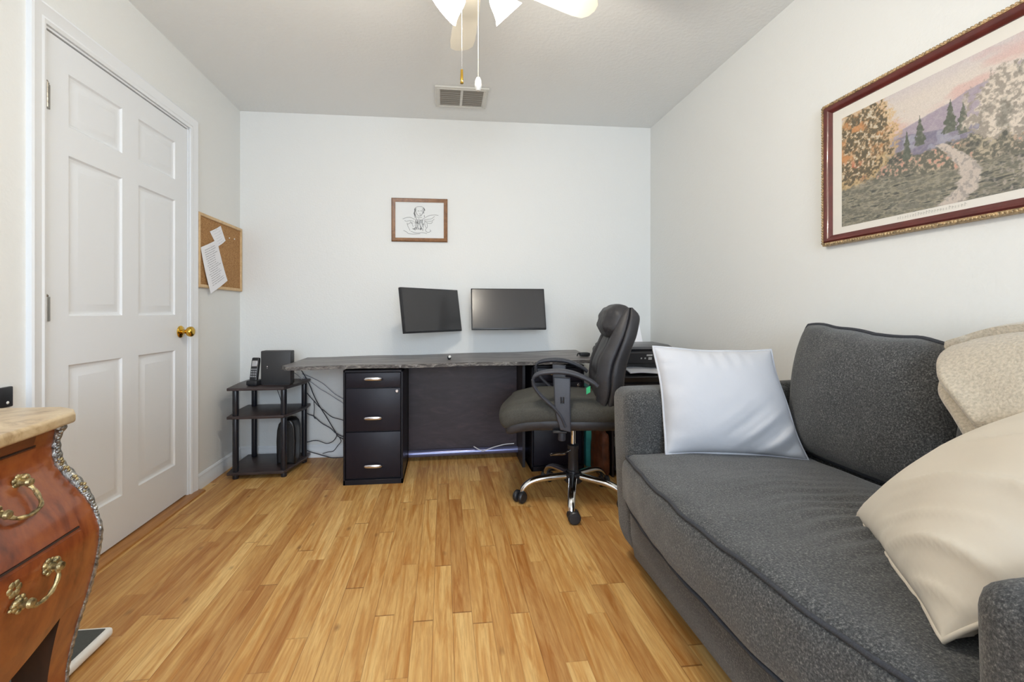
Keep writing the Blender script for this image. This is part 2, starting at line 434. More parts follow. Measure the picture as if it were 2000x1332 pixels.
# door casing (mitred colonial profile) and jamb
def casing():
    bm = B()
    prof = [(0.0, 0.0), (0.0, 0.012), (0.012, 0.016), (0.02, 0.013), (0.05, 0.018), (0.058, 0.021), (0.066, 0.018), (0.066, 0.0)]   # (away from opening, out of wall)
    a0, a1, az = DY0-0.004, DY1+0.004, DZ+0.004
    rings = []
    for sy, zz in ((-1, 0), (-1, 1), (1, 1), (1, 0)):
        r = []
        for d, h in prof:
            y = (a0-d) if sy < 0 else (a1+d)
            z = 0.0 if zz == 0 else az+d
            r.append(bm.verts.new((XL+h, y, z)))
        rings.append(r)
    for R0, R1 in zip(rings, rings[1:]):
        for i in range(len(prof)-1): bm.faces.new((R0[i], R0[i+1], R1[i+1], R1[i]))
    box(bm, XL-0.09, XL+0.004, DY0-0.002, DY0+0.006, 0, DZ); box(bm, XL-0.09, XL+0.004, DY1-0.006, DY1+0.002, 0, DZ)
    box(bm, XL-0.09, XL+0.004, DY0, DY1, DZ-0.006, DZ+0.002)
    box(bm, XL-0.085, XL-0.04, DY0, DY0+0.018, 0, DZ); box(bm, XL-0.085, XL-0.04, DY1-0.018, DY1, 0, DZ); box(bm, XL-0.085, XL-0.04, DY0, DY1, DZ-0.022, DZ)
    return bm
struct('trim_1', casing(), M_TRIM)
bm = B(); prism(bm, [(XL-0.06, 0.0), (XL+0.055, 0.0), (XL+0.052, 0.008), (XL+0.035, 0.013), (XL-0.06, 0.013)], 'y', 1.74, 2.80, 0.002)
M_THRESH = wood_mat('oak_threshold', [(0.3, srgb(150, 98, 48)), (0.7, srgb(190, 136, 76))], 20, (3, 0.2, 1), 0.4)
struct('trim_2', bm, M_THRESH)

# door: six raised panels pressed into one leaf
def door_leaf():
    bm = B()
    y0, y1, z0, z1 = DY0+0.008, DY1-0.008, 0.022, DZ-0.010
    xf, xb = XL-0.002, XL-0.037
    ys = [y0, 1.908, 2.200, 2.308, 2.601, y1]
    zs = [z0, 0.218, 0.829, 1.016, 1.626, 1.736, 1.936, z1]
    V = {}
    def v(x, y, z):
        k = (round(x, 5), round(y, 5), round(z, 5))
        if k not in V: V[k] = bm.verts.new((x, y, z))
        return V[k]
    for i in range(5):
        for j in range(7):
            a, b, c, d = ys[i], ys[i+1], zs[j], zs[j+1]
            if i in (1, 3) and j in (1, 3, 5):
                lv = [(0, 0), (0.006, -0.007), (0.014, -0.010), (0.020, -0.010), (0.046, -0.002), (0.050, -0.002)]
                prev = None
                for ins, dx in lv:
                    q = [v(xf+dx, a+ins, c+ins), v(xf+dx, b-ins, c+ins), v(xf+dx, b-ins, d-ins), v(xf+dx, a+ins, d-ins)]
                    if prev:
                        for k in range(4): bm.faces.new((prev[k], prev[(k+1) % 4], q[(k+1) % 4], q[k]))
                    prev = q
                bm.faces.new(prev)
            else:
                bm.faces.new((v(xf, a, c), v(xf, b, c), v(xf, b, d), v(xf, a, d)))
    bk = [bm.verts.new((xb, y, z)) for y, z in ((y0, z0), (y1, z0), (y1, z1), (y0, z1))]
    bm.faces.new(bk[::-1])
    ed = [[v(xf, y, z0) for y in ys], [v(xf, y1, z) for z in zs], [v(xf, y, z1) for y in ys[::-1]], [v(xf, y0, z) for z in zs[::-1]]]
    for k in range(4): bm.faces.new(ed[k]+[bk[(k+1) % 4], bk[k]])
    return bm
door = struct('door_1', door_leaf(), M_DOOR, smooth=25)
for z in (1.808, 1.042, 0.24):
    bm = B()
    yk = DY0+0.004
    for k in range(5):
        lathe(bm, [(0, 0), (0.0075, 0), (0.0075, 0.0168), (0, 0.0168)], 12, Matrix.Translation((XL+0.006, yk, z-0.044+k*0.0176)))
    lathe(bm, [(0, 0), (0.005, 0.0), (0.006, 0.004), (0.003, 0.009), (0, 0.01)], 12, Matrix.Translation((XL+0.006, yk, z+0.044)))
    box(bm, XL-0.002, XL+0.001, yk+0.003, yk+0.022, z-0.044, z+0.044)
    h = obj('hinge', bm, plain('hinge_nickel', (168, 164, 156), 0.3, 1.0), door); h['label'] = 'satin silver hinge'
bm = B()
Mk = Matrix.Translation((XL-0.002, 2.648, 0.925)) @ Matrix.Rotation(PI/2, 4, 'Y')
lathe(bm, [(0, 0), (0.032, 0), (0.033, 0.004), (0.029, 0.009), (0.017, 0.012), (0.012, 0.016), (0.011, 0.028), (0.014, 0.034), (0.024, 0.040), (0.028, 0.050), (0.027, 0.060), (0.020, 0.067), (0.010, 0.069), (0, 0.069)], 28, Mk)
k = obj('door_knob', bm, M_BRASS, door); k['label'] = 'polished brass knob'
# pale scuff on the back wall
bm = B(); pts = []
for k in range(14):
    a = 2*PI*k/14; p = onY(1093+9*math.cos(a)*(1+0.2*math.sin(3*a)), 628.5+2.6*math.sin(a), YB-0.029); pts.append((p.x, p.z))
prism(bm, pts, 'y', YB-0.03-0.0012, YB-0.02)
o = tag(obj('wall_patch', bm, plain('patch_grey', (188, 188, 188), 0.8), loc=(pts[0][0], YB-0.029, pts[0][1])), 'small grey smudged patch on back wall right of the screens', 'patch')

# ------------------------------------------------------------------ air vent in the ceiling
vt = thing('ceiling_vent', 'white two-section air vent with grey louvres in ceiling near back wall', 'vent', (0.117, 2.985, CH))
bm = B()
vx, vy = 0.170, 0.140
def ring_frame(bm, x0, x1, y0, y1, w, z0, z1):
    for a in ((x0, x1, y0, y0+w), (x0, x1, y1-w, y1), (x0, x0+w, y0+w, y1-w), (x1-w, x1, y0+w, y1-w)):
        box(bm, a[0], a[1], a[2], a[3], z0, z1, 0.002, 1)
ring_frame(bm, -vx, vx, -vy, vy, 0.032, -0.012, 0); box(bm, -0.008, 0.008, -vy+0.03, vy-0.03, -0.012, 0, 0.001, 1)
ring_frame(bm, -vx+0.012, vx-0.012, -vy+0.012, vy-0.012, 0.012, -0.016, -0.011)
obj('frame', bm, M_VENT, vt)
for s in (-1, 1):
    bm = B()
    c = s*0.073
    box(bm, c-0.067, c+0.067, -vy+0.03, vy-0.03, -0.0015, -0.0005, mi=1)
    for k in range(8):
        y = -vy+0.046+k*0.0268
        q = [(y-0.010, -0.003), (y+0.004, -0.012), (y+0.006, -0.011), (y-0.008, -0.002)]
        prism(bm, q, 'x', c-0.067, c+0.067)
    g = obj('louvre_panel', bm, [M_VENTDARK, M_BLACKPL], vt, smooth=0); g['label'] = 'grey slatted louvre panel'

# ------------------------------------------------------------------ ceiling fan with lights
FX, FY, FZ = 0.105, 1.525, 2.20
fan = thing('ceiling_fan', 'white ceiling fan with lit glass shades and two pull chains', 'ceiling fan', (FX, FY, CH))
dz = FZ-CH
bm = B(); lathe(bm, [(0, 0), (0.065, 0), (0.062, -0.03), (0.04, -0.055), (0.014, -0.06), (0.014, -0.12), (0, -0.12)], 28); obj('canopy', bm, M_FAN, fan)
bm = B(); lathe(bm, [(0, dz+0.15), (0.03, dz+0.15), (0.085, dz+0.12), (0.098, dz+0.07), (0.095, dz+0.02), (0.07, dz-0.005), (0.055, dz-0.02), (0.05, dz-0.06), (0.045, dz-0.085), (0.02, dz-0.1), (0, dz-0.1)], 32); obj('motor_housing', bm, M_FAN, fan)
for k in range(5):
    a = math.radians(93-72*k)
    R = Matrix.Rotation(a, 4, 'Z') @ Matrix.Translation((0, 0, dz)) @ Matrix.Rotation(math.radians(-9), 4, 'X')
    bm = B()
    outl = [(0.15, -0.042), (0.30, -0.050), (0.44, -0.055), (0.485, -0.050), (0.505, -0.030), (0.512, 0.0), (0.505, 0.030), (0.485, 0.050), (0.44, 0.055), (0.30, 0.050), (0.15, 0.042)]
    prism(bm, outl, 'z', -0.004, 0.004, 0.0015, 1)
    bmesh.ops.transform(bm, matrix=R, verts=bm.verts[:])
    bl = obj('fan_blade', bm, M_FAN, fan)
    bm = B(); prism(bm, [(0.07, -0.014), (0.15, -0.03), (0.20, -0.03), (0.20, 0.03), (0.15, 0.03), (0.07, 0.014)], 'z', 0.003, 0.010, 0.001, 1)
    bmesh.ops.transform(bm, matrix=R, verts=bm.verts[:])
    obj('blade_bracket', bm, M_FAN, bl)
lamp_pts = []
for az in (158, 28, 270):
    a = math.radians(az); tilt = math.radians(132)
    base = Vector((0.018+0.030*math.cos(a)-(0.010 if az == 158 else 0), 0.030*math.sin(a), dz-0.045-(0.014 if az == 158 else 0)))
    # local +Z leaves the hub outward and down
    M = Matrix.Translation(base) @ Matrix.Rotation(a, 4, 'Z') @ Matrix.Rotation(tilt, 4, 'Y')
    bm = B(); lathe(bm, [(0, 0), (0.012, 0), (0.012, 0.025), (0.020, 0.03), (0.024, 0.05), (0.0, 0.05)], 20, M); arm = obj('lamp_holder', bm, M_FAN, fan)
    bm = B()
    prof = [(0.022, 0.040), (0.031, 0.048), (0.037, 0.064), (0.041, 0.086), (0.047, 0.106), (0.056, 0.121), (0.0545, 0.1215), (0.045, 0.107), (0.039, 0.086), (0.035, 0.064), (0.029, 0.050), (0.020, 0.042)]
    lathe(bm, prof, 32, M); sh = obj('lamp_shade', bm, M_LAMP, arm); sh['label'] = 'glowing white bell glass shade'
    bm = B(); lathe(bm, [(0, 0.042), (0.010, 0.043), (0.011, 0.050), (0.017, 0.060), (0.018, 0.068), (0.012, 0.077), (0, 0.080)], 20, M); obj('light_bulb', bm, M_LAMP, arm)
    lamp_pts.append(Vector((FX, FY, CH))+(M @ Vector((0, 0, 0.114))))
for (cxp, yend, kind) in ((902, 163, 'brass'), (934, 178, 'white')):
    p0 = onY(cxp, yend, 1.50)
    x, y, z = p0.x-FX, p0.y-FY, p0.z-CH
    bm = B()
    zt = dz-0.075
    tube(bm, [(x, y, zt), (x, y, z+0.045)], 0.0006, 6)
    n = int((zt-z-0.045)/0.006)
    for i in range(n): sphere(bm, (x, y, zt-0.006*i), 0.0010, 6)
    ch = obj('pull_chain', bm, M_FAN if kind == 'white' else M_SILVER, fan)
    bm = B()
    if kind == 'brass':
        lathe(bm, [(0, 0.045), (0.004, 0.045), (0.0045, 0.03), (0.005, 0.012), (0.0035, 0.008), (0.0055, 0.004), (0.0055, 0.0), (0, 0)], 16, Matrix.Translation((x, y, z)))
        c = obj('pull_knob', bm, M_BRASS, ch); c['label'] = 'small brass pull end'
    else:
        lathe(bm, [(0, 0.045), (0.006, 0.044), (0.010, 0.034), (0.0115, 0.02), (0.010, 0.008), (0.006, 0.001), (0, 0)], 16, Matrix.Translation((x, y, z)))
        c = obj('pull_knob', bm, M_WHITEPL, ch); c['label'] = 'white oval pull end'

# ------------------------------------------------------------------ pictures and pin board
# big landscape print on the right wall
PY0, PY1, PZ0, PZ1 = 0.845, 1.713, 1.301, 1.876
pic = thing('framed_picture', 'large framed landscape print in oxblood and gilt frame on right wall above sofa', 'picture', (XR, 1.28, PZ0))
def frame_ring(bm, prof, y0, y1, z0, z1, xw, sgn):
    """mitred frame on a wall x=xw: prof = (inset from outer edge, out of wall)"""
    rings = []
    for (yy, zz, sy, sz) in ((y0, z0, 1, 1), (y1, z0, -1, 1), (y1, z1, -1, -1), (y0, z1, 1, -1)):
        rings.append([bm.verts.new((xw+sgn*h, yy+sy*d, zz+sz*d)) for d, h in prof])
    for a in range(4):
        R0, R1 = rings[a], rings[(a+1) % 4]
        for i in range(len(prof)-1): bm.faces.new((R0[i], R0[i+1], R1[i+1], R1[i]))
bm = B(); frame_ring(bm, [(0.011, 0.0), (0.011, 0.024), (0.018, 0.030), (0.026, 0.026), (0.034, 0.018), (0.040, 0.014), (0.042, 0.006)], PY0, PY1, PZ0, PZ1, XR, -1)
obj('frame', bm, M_MAHFRAME, pic, world=True)
bm = B(); frame_ring(bm, [(0.0, 0.0), (0.0, 0.018), (0.006, 0.026), (0.012, 0.026), (0.013, 0.02)], PY0, PY1, PZ0, PZ1, XR, -1)
def bead_run(bm, p, q, n):
    for i in range(n):
        c = p+(q-p)*((i+0.5)/n); sphere(bm, c, 0.0052, 6, (0.8, 1.0, 1.0))
cs = [Vector((XR-0.025, y, z)) for y, z in ((PY0+0.006, PZ0+0.006), (PY1-0.006, PZ0+0.006), (PY1-0.006, PZ1-0.006), (PY0+0.006, PZ1-0.006))]
for i in range(4): bead_run(bm, cs[i], cs[(i+1) % 4], int((cs[(i+1) % 4]-cs[i]).length/0.0105))
o = obj('beading', bm, M_GILT, pic, world=True); o['label'] = 'gilt beaded outer moulding'
bm = B(); box(bm, XR-0.010, XR-0.006, PY0+0.036, PY1-0.036, PZ0+0.036, PZ1-0.036); obj('mat_board', bm, M_MATBOARD, pic, world=True)
def value_noise(u, v, s, seed):
    rs = np.random.RandomState(seed); tb = rs.rand(256, 256)
    x = u*s; y = v*s; xi = np.floor(x).astype(int); yi = np.floor(y).astype(int); fx = x-xi; fy = y-yi
    fx = fx*fx*(3-2*fx); fy = fy*fy*(3-2*fy)
    a = tb[xi % 256, yi % 256]; b = tb[(xi+1) % 256, yi % 256]; c = tb[xi % 256, (yi+1) % 256]; d = tb[(xi+1) % 256, (yi+1) % 256]
    return a*(1-fx)*(1-fy)+b*fx*(1-fy)+c*(1-fx)*fy+d*fx*fy
def fbm(u, v, s, seed, o=4):
    t = 0; w = 0
    for k in range(o):
        t = t+value_noise(u, v, s*2**k, seed+k)*0.55**k; w += 0.55**k
    return t/w
def painting():
    IY0, IY1, IZ0, IZ1 = 0.925, 1.630, 1.367, 1.795
    nu, nv = 330, 200
    U, Vv = np.meshgrid((np.arange(nu)+0.5)/nu, (np.arange(nv)+0.5)/nv, indexing='ij')
    A = 1.65
    n1 = fbm(U*A, Vv, 5, 1); n2 = fbm(U*A, Vv, 13, 11, 5); n3 = fbm(U*A, Vv, 52, 21, 3); n4 = fbm(U*A*0.5+0.3*Vv, Vv*2.2, 26, 31, 4)
    def C(r, g, b): return np.array([r, g, b], float)
    img = np.zeros((nu, nv, 3))
    def lay(mask, col): 
        m = np.clip(mask, 0, 1)[..., None]
        img[:] = img*(1-m)+col*m
    def ss(a, b, x): 
        t = np.clip((x-a)/(b-a), 0, 1); return t*t*(3-2*t)
    # sky: cream to pink clouds
    img[:] = C(226, 214, 204)
    lay(ss(0.45, 0.66, fbm(U*1.2+0.3*Vv, Vv*2.2, 4, 41))[...]*0.9, C(222, 184, 176))
    lay(ss(0.86, 1.0, Vv)*0.5, C(206, 196, 204))
    # far hills
    h1 = 0.63+0.10*np.sin(U*4.2-1.0)+0.16*ss(0.45, 0.95, U)+0.05*(n1-0.5)
    lay(ss(0.0, 0.012, h1-Vv), C(166, 152, 168))
    h2 = 0.58+0.05*np.sin(U*6.5)+0.06*(n1-0.5)
    lay(ss(0.0, 0.01, h2-Vv), C(124, 118, 140)); lay(ss(0.5, 0.62, n2)*ss(0, .02, h2-Vv)*0.6, C(170, 172, 190))
    # middle ground: mixed shrubs
    g = 0.50+0.06*np.sin(U*9)+0.10*(n2-0.5)
    mg = ss(0.0, 0.03, g-Vv)
    lay(mg, C(98, 96, 84)); lay(mg*ss(0.42, 0.72, n3), C(178, 162, 134)); lay(mg*ss(0.52, 0.74, n2)*0.8, C(66, 68, 62)); lay(mg*ss(0.54, 0.76, n3)*ss(0.5, 0.6, n1), C(206, 142, 120))
    # conifers on the ridge
    for cx_, top, w in ((0.42, 0.74, 0.022), (0.55, 0.76, 0.026), (0.60, 0.72, 0.024), (0.36, 0.66, 0.02)):
        d = np.abs(U-cx_)/(w*np.clip((top-Vv)/0.16, 0.001, 1.2)+1e-6)+1.2*(n3-0.5)
        lay(ss(1.0, 0.7, d)*(Vv < top)*(Vv > top-0.24), C(84, 90, 78))
    # blossom tree on the right
    d = np.hypot((U-0.83)/0.22, (Vv-0.60)/0.27)+0.9*(n2-0.5)+0.5*(n3-0.5)
    bt = ss(1.0, 0.85, d); lay(bt, C(158, 148, 136)); lay(bt*ss(0.36, 0.68, n3), C(226, 212, 196)); lay(bt*ss(0.50, 0.70, n2)*0.7, C(112, 110, 100))
    # autumn tree on the left
    d = np.hypot((U-0.10)/0.19, (Vv-0.70)/0.33)+0.8*(n2-0.5)+0.5*(n3-0.5)
    at_ = ss(1.0, 0.85, d); lay(ss(1.22, 1.0, d)*0.75, C(220, 180, 120)); lay(at_, C(92, 82, 62)); lay(at_*ss(0.42, 0.70, n3), C(196, 152, 100)); lay(at_*ss(0.55, 0.76, n3), C(214, 206, 184)); lay(at_*ss(0.45, 0.62, Vv)*ss(0.48, 0.70, n2), C(206, 140, 84))
    # low meadow and grassy foreground
    f = 0.30+0.05*np.sin(U*5+1)+0.08*(n2-0.5)
    fg = ss(0, 0.03, f-Vv); lay(fg, C(104, 102, 90)); lay(fg*ss(0.38, 0.66, n4), C(176, 166, 140)); lay(fg*ss(0.52, 0.74, n4), C(70, 72, 66))
    # pale path winding up to the middle
    pc = 0.50+0.16*np.sin((Vv+0.05)*6.0)*(1-Vv); pw = 0.10*(0.5-Vv)+0.015
    p = ss(1.0, 0.7, np.abs(U-pc)/np.clip(pw, 0.01, 1)+0.8*(n4-0.5))*(Vv < 0.46)
    lay(p, C(206, 192, 180)); lay(p*ss(0.44, 0.68, n3)*0.8, C(140, 132, 128))
    # flowers right and left, dark corner
    dk = ss(0.55, 1.0, U)*ss(0.5, 0.0, Vv); lay(dk*0.75*ss(0.35, .6, n2), C(72, 74, 74)); lay(dk*ss(0.54, 0.76, n3), C(206, 182, 174))
    lay(ss(0.20, 0.02, U)*ss(0.35, 0.4, Vv)*ss(0.6, 0.52, Vv)*ss(0.55, 0.63, n2), C(204, 108, 80))
    lay(ss(0.35, 0.75, n3)*0.16, C(232, 224, 210))
    img = img*(1+0.07*(np.random.RandomState(4).rand(nu, nv, 1)-0.5))*0.84+20
    lin = np.where(img/255 <= 0.04045, img/255/12.92, ((img/255+0.055)/1.055)**2.4)
    bm = B(); cl = bm.loops.layers.float_color.new('paint')
    V = [[bm.verts.new((XR-0.0105, IY1+(IY0-IY1)*i/nu, IZ0+(IZ1-IZ0)*j/nv)) for j in range(nv+1)] for i in range(nu+1)]
    for i in range(nu):
        for j in range(nv):
            fc = bm.faces.new((V[i][j], V[i][j+1], V[i+1][j+1], V[i+1][j]))
            c = (*lin[i, j], 1.0)
            for lp in fc.loops: lp[cl] = c
    return bm
t = NT('paint_strokes'); at_n = t.node('ShaderNodeAttribute', attribute_name='paint'); t.set(Base_Color=at_n.outputs['Color'], Roughness=0.6)
o = obj('landscape_print', painting(), t.m, pic, smooth=0, world=True)
bm = B()                                                  # faint title line below the print, too small to read
random.seed(5); lines = []
y = 1.415
while y > 1.21:
    hgt = random.choice((0.007, 0.010, 0.007)); y -= 0.0085
    lines.append([(y, 1.3515), (y, 1.3515+hgt)]); 
    if random.random() < 0.6: lines.append([(y, 1.3515+hgt), (y-0.004, 1.3515+hgt*0.6)])
sketch(bm, lines, lambda a, b: (XR-0.0108, a, b), 0.0012)
obj('title_line', bm, plain('title_grey', (176, 174, 168), 0.9), pic, smooth=0, world=True)

# small pencil drawing on the back wall
q0 = onY(765, 387, YB-0.02); q1 = onY(874, 473, YB-0.035)
sx0, sx1, sz0, sz1 = q0.x, q1.x, q1.z, q0.z
yw = YB-0.02                                              # wall face here
def wall_y(x): return YB+(YBR-YB)*(x-XL)/(XR-XL)
small = thing('framed_drawing', 'small wood-framed pencil sketch of a winged seated figure on back wall', 'picture', ((sx0+sx1)/2, wall_y((sx0+sx1)/2)-0.003, sz0), math.atan2(YBR-YB, XR-XL))
hw, hh = (sx1-sx0)/2, sz1-sz0
bm = B()
prof = [(0.0, 0.0), (0.0, 0.012), (0.006, 0.018), (0.014, 0.016), (0.022, 0.012), (0.027, 0.012), (0.027, 0.004)]
rings = []
for (xx, zz, a, c) in ((-hw, 0, 1, 1), (hw, 0, -1, 1), (hw, hh, -1, -1), (-hw, hh, 1, -1)):
    rings.append([bm.verts.new((xx+a*d, -h, zz+c*d)) for d, h in prof])
for a in range(4):
    for i in range(len(prof)-1): bm.faces.new((rings[a][i], rings[a][i+1], rings[(a+1) % 4][i+1], rings[(a+1) % 4][i]))
obj('frame', bm, M_PICFRAME, small)
bm = B(); box(bm, -hw+0.02, hw-0.02, -0.006, -0.002, 0.02, hh-0.02); obj('paper', bm, plain('sketch_paper', (226, 228, 228), 0.7), small)
def S(x, y): return ((x-790)/(1450-170)*(2*hw-0.05), (1140-y)/(1140-190)*(hh-0.05)+0.025)
L = []
def curve2(pts, n=6): 
    return [(p.x, p.y) for p in catmull([(*S(*p), 0) for p in pts], n)]
L += [curve2([(690, 330), (660, 400), (665, 480), (690, 560), (705, 640), (690, 700)]), curve2([(690, 330), (760, 310), (850, 315), (895, 360), (900, 430), (870, 490)]),
      curve2([(700, 350), (690, 430), (720, 510), (780, 560), (840, 530), (870, 450), (860, 360)]), curve2([(740, 430), (760, 420), (775, 432)]), curve2([(810, 425), (835, 418), (850, 430)]),
      curve2([(780, 490), (800, 500), (815, 495)]), curve2([(790, 535), (820, 528), (840, 535)]), curve2([(720, 580), (780, 600), (850, 590)]),
      curve2([(690, 640), (680, 740), (690, 840), (640, 900), (600, 880)]), curve2([(760, 620), (770, 720), (800, 820), (840, 890)]), curve2([(700, 700), (740, 760), (720, 860), (620, 890)]),
      curve2([(870, 640), (930, 600), (1040, 540), (1180, 520), (1280, 530)]), curve2([(900, 660), (1000, 640), (1100, 620), (1180, 560)]), curve2([(910, 680), (1010, 690), (1110, 680), (1170, 630)]),
      curve2([(930, 700), (1020, 740), (1090, 740), (1130, 700)]), curve2([(660, 650), (560, 600), (460, 600), (350, 640)]), curve2([(640, 700), (540, 680), (440, 700), (400, 680)]), curve2([(620, 740), (540, 740), (480, 780)]),
      curve2([(460, 740), (480, 820), (520, 900), (540, 940)]), curve2([(540, 700), (590, 760), (620, 840)]), curve2([(980, 740), (990, 840), (940, 920), (1000, 980), (1080, 950), (1060, 910)]),
      curve2([(370, 940), (450, 980), (500, 1020), (640, 1030), (800, 1020)]), curve2([(560, 960), (700, 1000), (860, 990), (980, 1010)]), curve2([(920, 700), (930, 800), (960, 860)]), curve2([(600, 880), (640, 910), (730, 900)]), curve2([(790, 900), (830, 900), (845, 890)])]
random.seed(3)
for _ in range(60):
    x = random.uniform(660, 900); y = random.uniform(640, 890); L.append([S(x, y), S(x+random.uniform(-14, 14), y+random.uniform(20, 60))])
for _ in range(36):
    a = random.uniform(0, 1); x = 660+12*math.sin(a*9)+240*(random.random() < 0.4); y = 330+a*250; L.append([S(x, y), S(x+random.uniform(-20, 20), y+40)])
bm = B(); sketch(bm, L, lambda a, b: (a, -0.0066, b), 0.0024)
obj('pencil_drawing', bm, M_PENCIL, small, smooth=0)

# cork board with two pinned papers
ck = thing('cork_board', 'pine-framed cork pin board on left wall beside the door', 'pin board', (XL, 3.08, 1.165))
CY0, CY1, CZ0, CZ1 = 2.800, 3.366, 1.175, 1.612
bm = B(); frame_ring(bm, [(0, 0), (0, 0.016), (0.003, 0.019), (0.016, 0.019), (0.019, 0.016), (0.019, 0.008)], CY0, CY1, CZ0, CZ1, XL, 1); obj('frame', bm, M_PINE, ck, world=True)
bm = B(); box(bm, XL+0.001, XL+0.010, CY0+0.015, CY1-0.015, CZ0+0.015, CZ1-0.015); obj('cork_panel', bm, M_CORK, ck, world=True)
def paper_sheet(name, px4, x, label, rows, seed, curl):
    c = [onX(a, b, x) for a, b in px4]                     # TL TR BR BL
    c4 = (c[3], c[2], c[1], c[0]); base = sum(c, Vector())/4
    def top(u, v):
        p = bilerp(c4, u*2-1, v*2-1); p.x += curl*((1-v)**2)+0.004*math.sin(u*PI)
        return p
    root = tag(obj(name, (lambda b: (slab(b, top, lambda u, v: top(u, v)-Vector((0.0006, 0, 0)), 8, 12), b)[1])(B()), M_PAPER, smooth=60, loc=base), label, 'paper')
    rs = random.Random(seed); bm = B()
    for r in range(rows):
        v = 0.9-0.78*r/(rows-1); u = 0.14+0.06*rs.random(); end = 0.62+0.3*rs.random()
        while u < end:
            w = 0.05+0.10*rs.random(); h = 0.010
            for uu in np.arange(u, min(u+w, end), 0.03):
                q = [(uu, v), (uu+0.024, v), (uu+0.024, v+h), (uu, v+h)]
                bm.faces.new([bm.verts.new(top(a, b)+Vector((0.0008, 0, 0))) for a, b in q])
            u += w+0.03
    o = obj('handwriting', bm, M_INK, root, smooth=0, loc=None, world=True); o['kind'] = 'stuff'
    bm = B(); p = top(0.5, 0.965); sphere(bm, p+Vector((0.004, 0, 0)), 0.005, 10, (0.7, 1, 1)); tube(bm, [p+Vector((0.004, 0, 0)), Vector((XL+0.0095, p.y, p.z))], 0.0012, 6); obj('push_pin', bm, M_WHITEPL, root, world=True)
paper_sheet('pinned_paper', [(410, 452), (431, 441), (440, 470), (424, 482)], XL+0.0125, 'small white note pinned near the top of the cork board', 6, 4, 0.002)
paper_sheet('pinned_paper', [(392, 483), (424, 468), (440, 548), (407, 573)], XL+0.0140, 'long white handwritten sheet pinned on cork board, hanging over its lower frame', 17, 9, 0.014)
for i, (x, y) in enumerate(((448, 465), (458, 467))):
    p = onX(x, y, XL+0.013); bm = B(); sphere(bm, p, 0.0045, 10, (0.8, 1, 1))
    tag(obj('push_pin', bm, M_WHITEPL, loc=p), ('pale push pin left alone on the upper cork board, nearer the note', 'pale push pin left alone on the cork board, nearer the room corner')[i], 'push pin', 'push pins on the cork board')
# black plate low on the left wall
bm = B(); box(bm, XL, XL+0.012, 1.585, 1.668, 0.722, 0.788, 0.003); pl = tag(obj('wall_plate', bm, M_BLACKPL, loc=(XL, 1.626, 0.755)), 'small black wall plate just above the marble top', 'wall plate')
bm = B(); sphere(bm, (XL+0.012, 1.648, 0.737), 0.005, 10, (0.5, 1, 1)); o = obj('screw', bm, M_WHITEPL, pl, world=True); o['label'] = 'white screw head'

# ------------------------------------------------------------------ bombe chest
ch = thing('bombe_chest', 'bombe chest of inlaid reddish wood with beige marble top and gilt mounts', 'chest of drawers', (-1.15, 0.88, 0))
PROF = smooth_tab([(0.0, -0.905), (0.04, -0.925), (0.123, -0.931), (0.188, -0.922), (0.267, -0.902), (0.348, -0.877), (0.412, -0.862), (0.478, -0.853), (0.51, -0.857), (0.561, -0.877), (0.595, -0.900), (0.629, -0.929), (0.661, -0.951), (0.706, -0.956), (0.755, -0.945)])
YC, HL = 0.88, 0.362                                       # centre and half length (corner post at +-HL)
def fx_(y, z):
    e = abs(y-YC)/HL
    return lerp_tab(PROF, z)+0.018*(1-min(1, e)**2)
def apron(y):
    e = min(1, abs(y-YC)/(HL-0.075)); return 0.245+0.09*e**2.2
LEGW = 0.078
def side_y(z, s):                                          # end panels swell too
    return s*(HL-0.002+0.02*(lerp_tab(PROF, z)+0.955))
bm = B()
def front(u, v):
    y = YC-HL+2*HL*u; z = apron(y)+(0.752-apron(y))*v; return Vector((fx_(y, z), y, z))
def back(u, v):
    p = front(u, v); return Vector((-1.395, p.y, p.z))
slab(bm, front, back, 40, 40)
for s in (-1, 1):
    slab(bm, lambda u, v: Vector((fx_(YC+s*HL, 0.3+0.452*v)+(-1.395-fx_(YC+s*HL, 0.3+0.452*v))*u, YC+side_y(0.3+0.452*v, s), 0.3+0.452*v)), lambda u, v: Vector((fx_(YC+s*HL, 0.3+0.452*v)+(-1.395-fx_(YC+s*HL, 0.3+0.452*v))*u, YC+s*(HL-0.02), 0.3+0.452*v)), 8, 24)
obj('carcass', bm, M_BOMBE, ch, world=True)
# legs: veneered front, dark inner flank
for sx in (0, 1):
    for s in (-1, 1):
        bm = B(); n = 16; rings = []
        for i in range(n+1):
            z = 0.0+0.345*i/n
            w = LEGW*(0.55+0.45*(z/0.345)**1.3)
            yo = YC+s*HL; yi = yo-s*w
            if sx == 0: xf = fx_(yo, z)+0.001; xb = xf-0.055-0.045*(z/0.345)
            else: xf = -1.33+0.02*(z/0.345); xb = -1.395
            rings.append([bm.verts.new(p) for p in ((xf, yi, z), (xf, yo, z), (xb, yo, z), (xb, yi, z))])
        for A, C in zip(rings, rings[1:]):
            for k in range(4):
                f = bm.faces.new((A[k], A[(k+1) % 4], C[(k+1) % 4], C[k])); f.material_index = 0 if (k == 0 or k == 1) and sx == 0 else 1
        bm.faces.new(rings[0][::-1]); bm.faces.new(rings[-1])
        obj('leg', bm, [M_BOMBE, M_BOMBEDARK], ch, smooth=30, world=True)
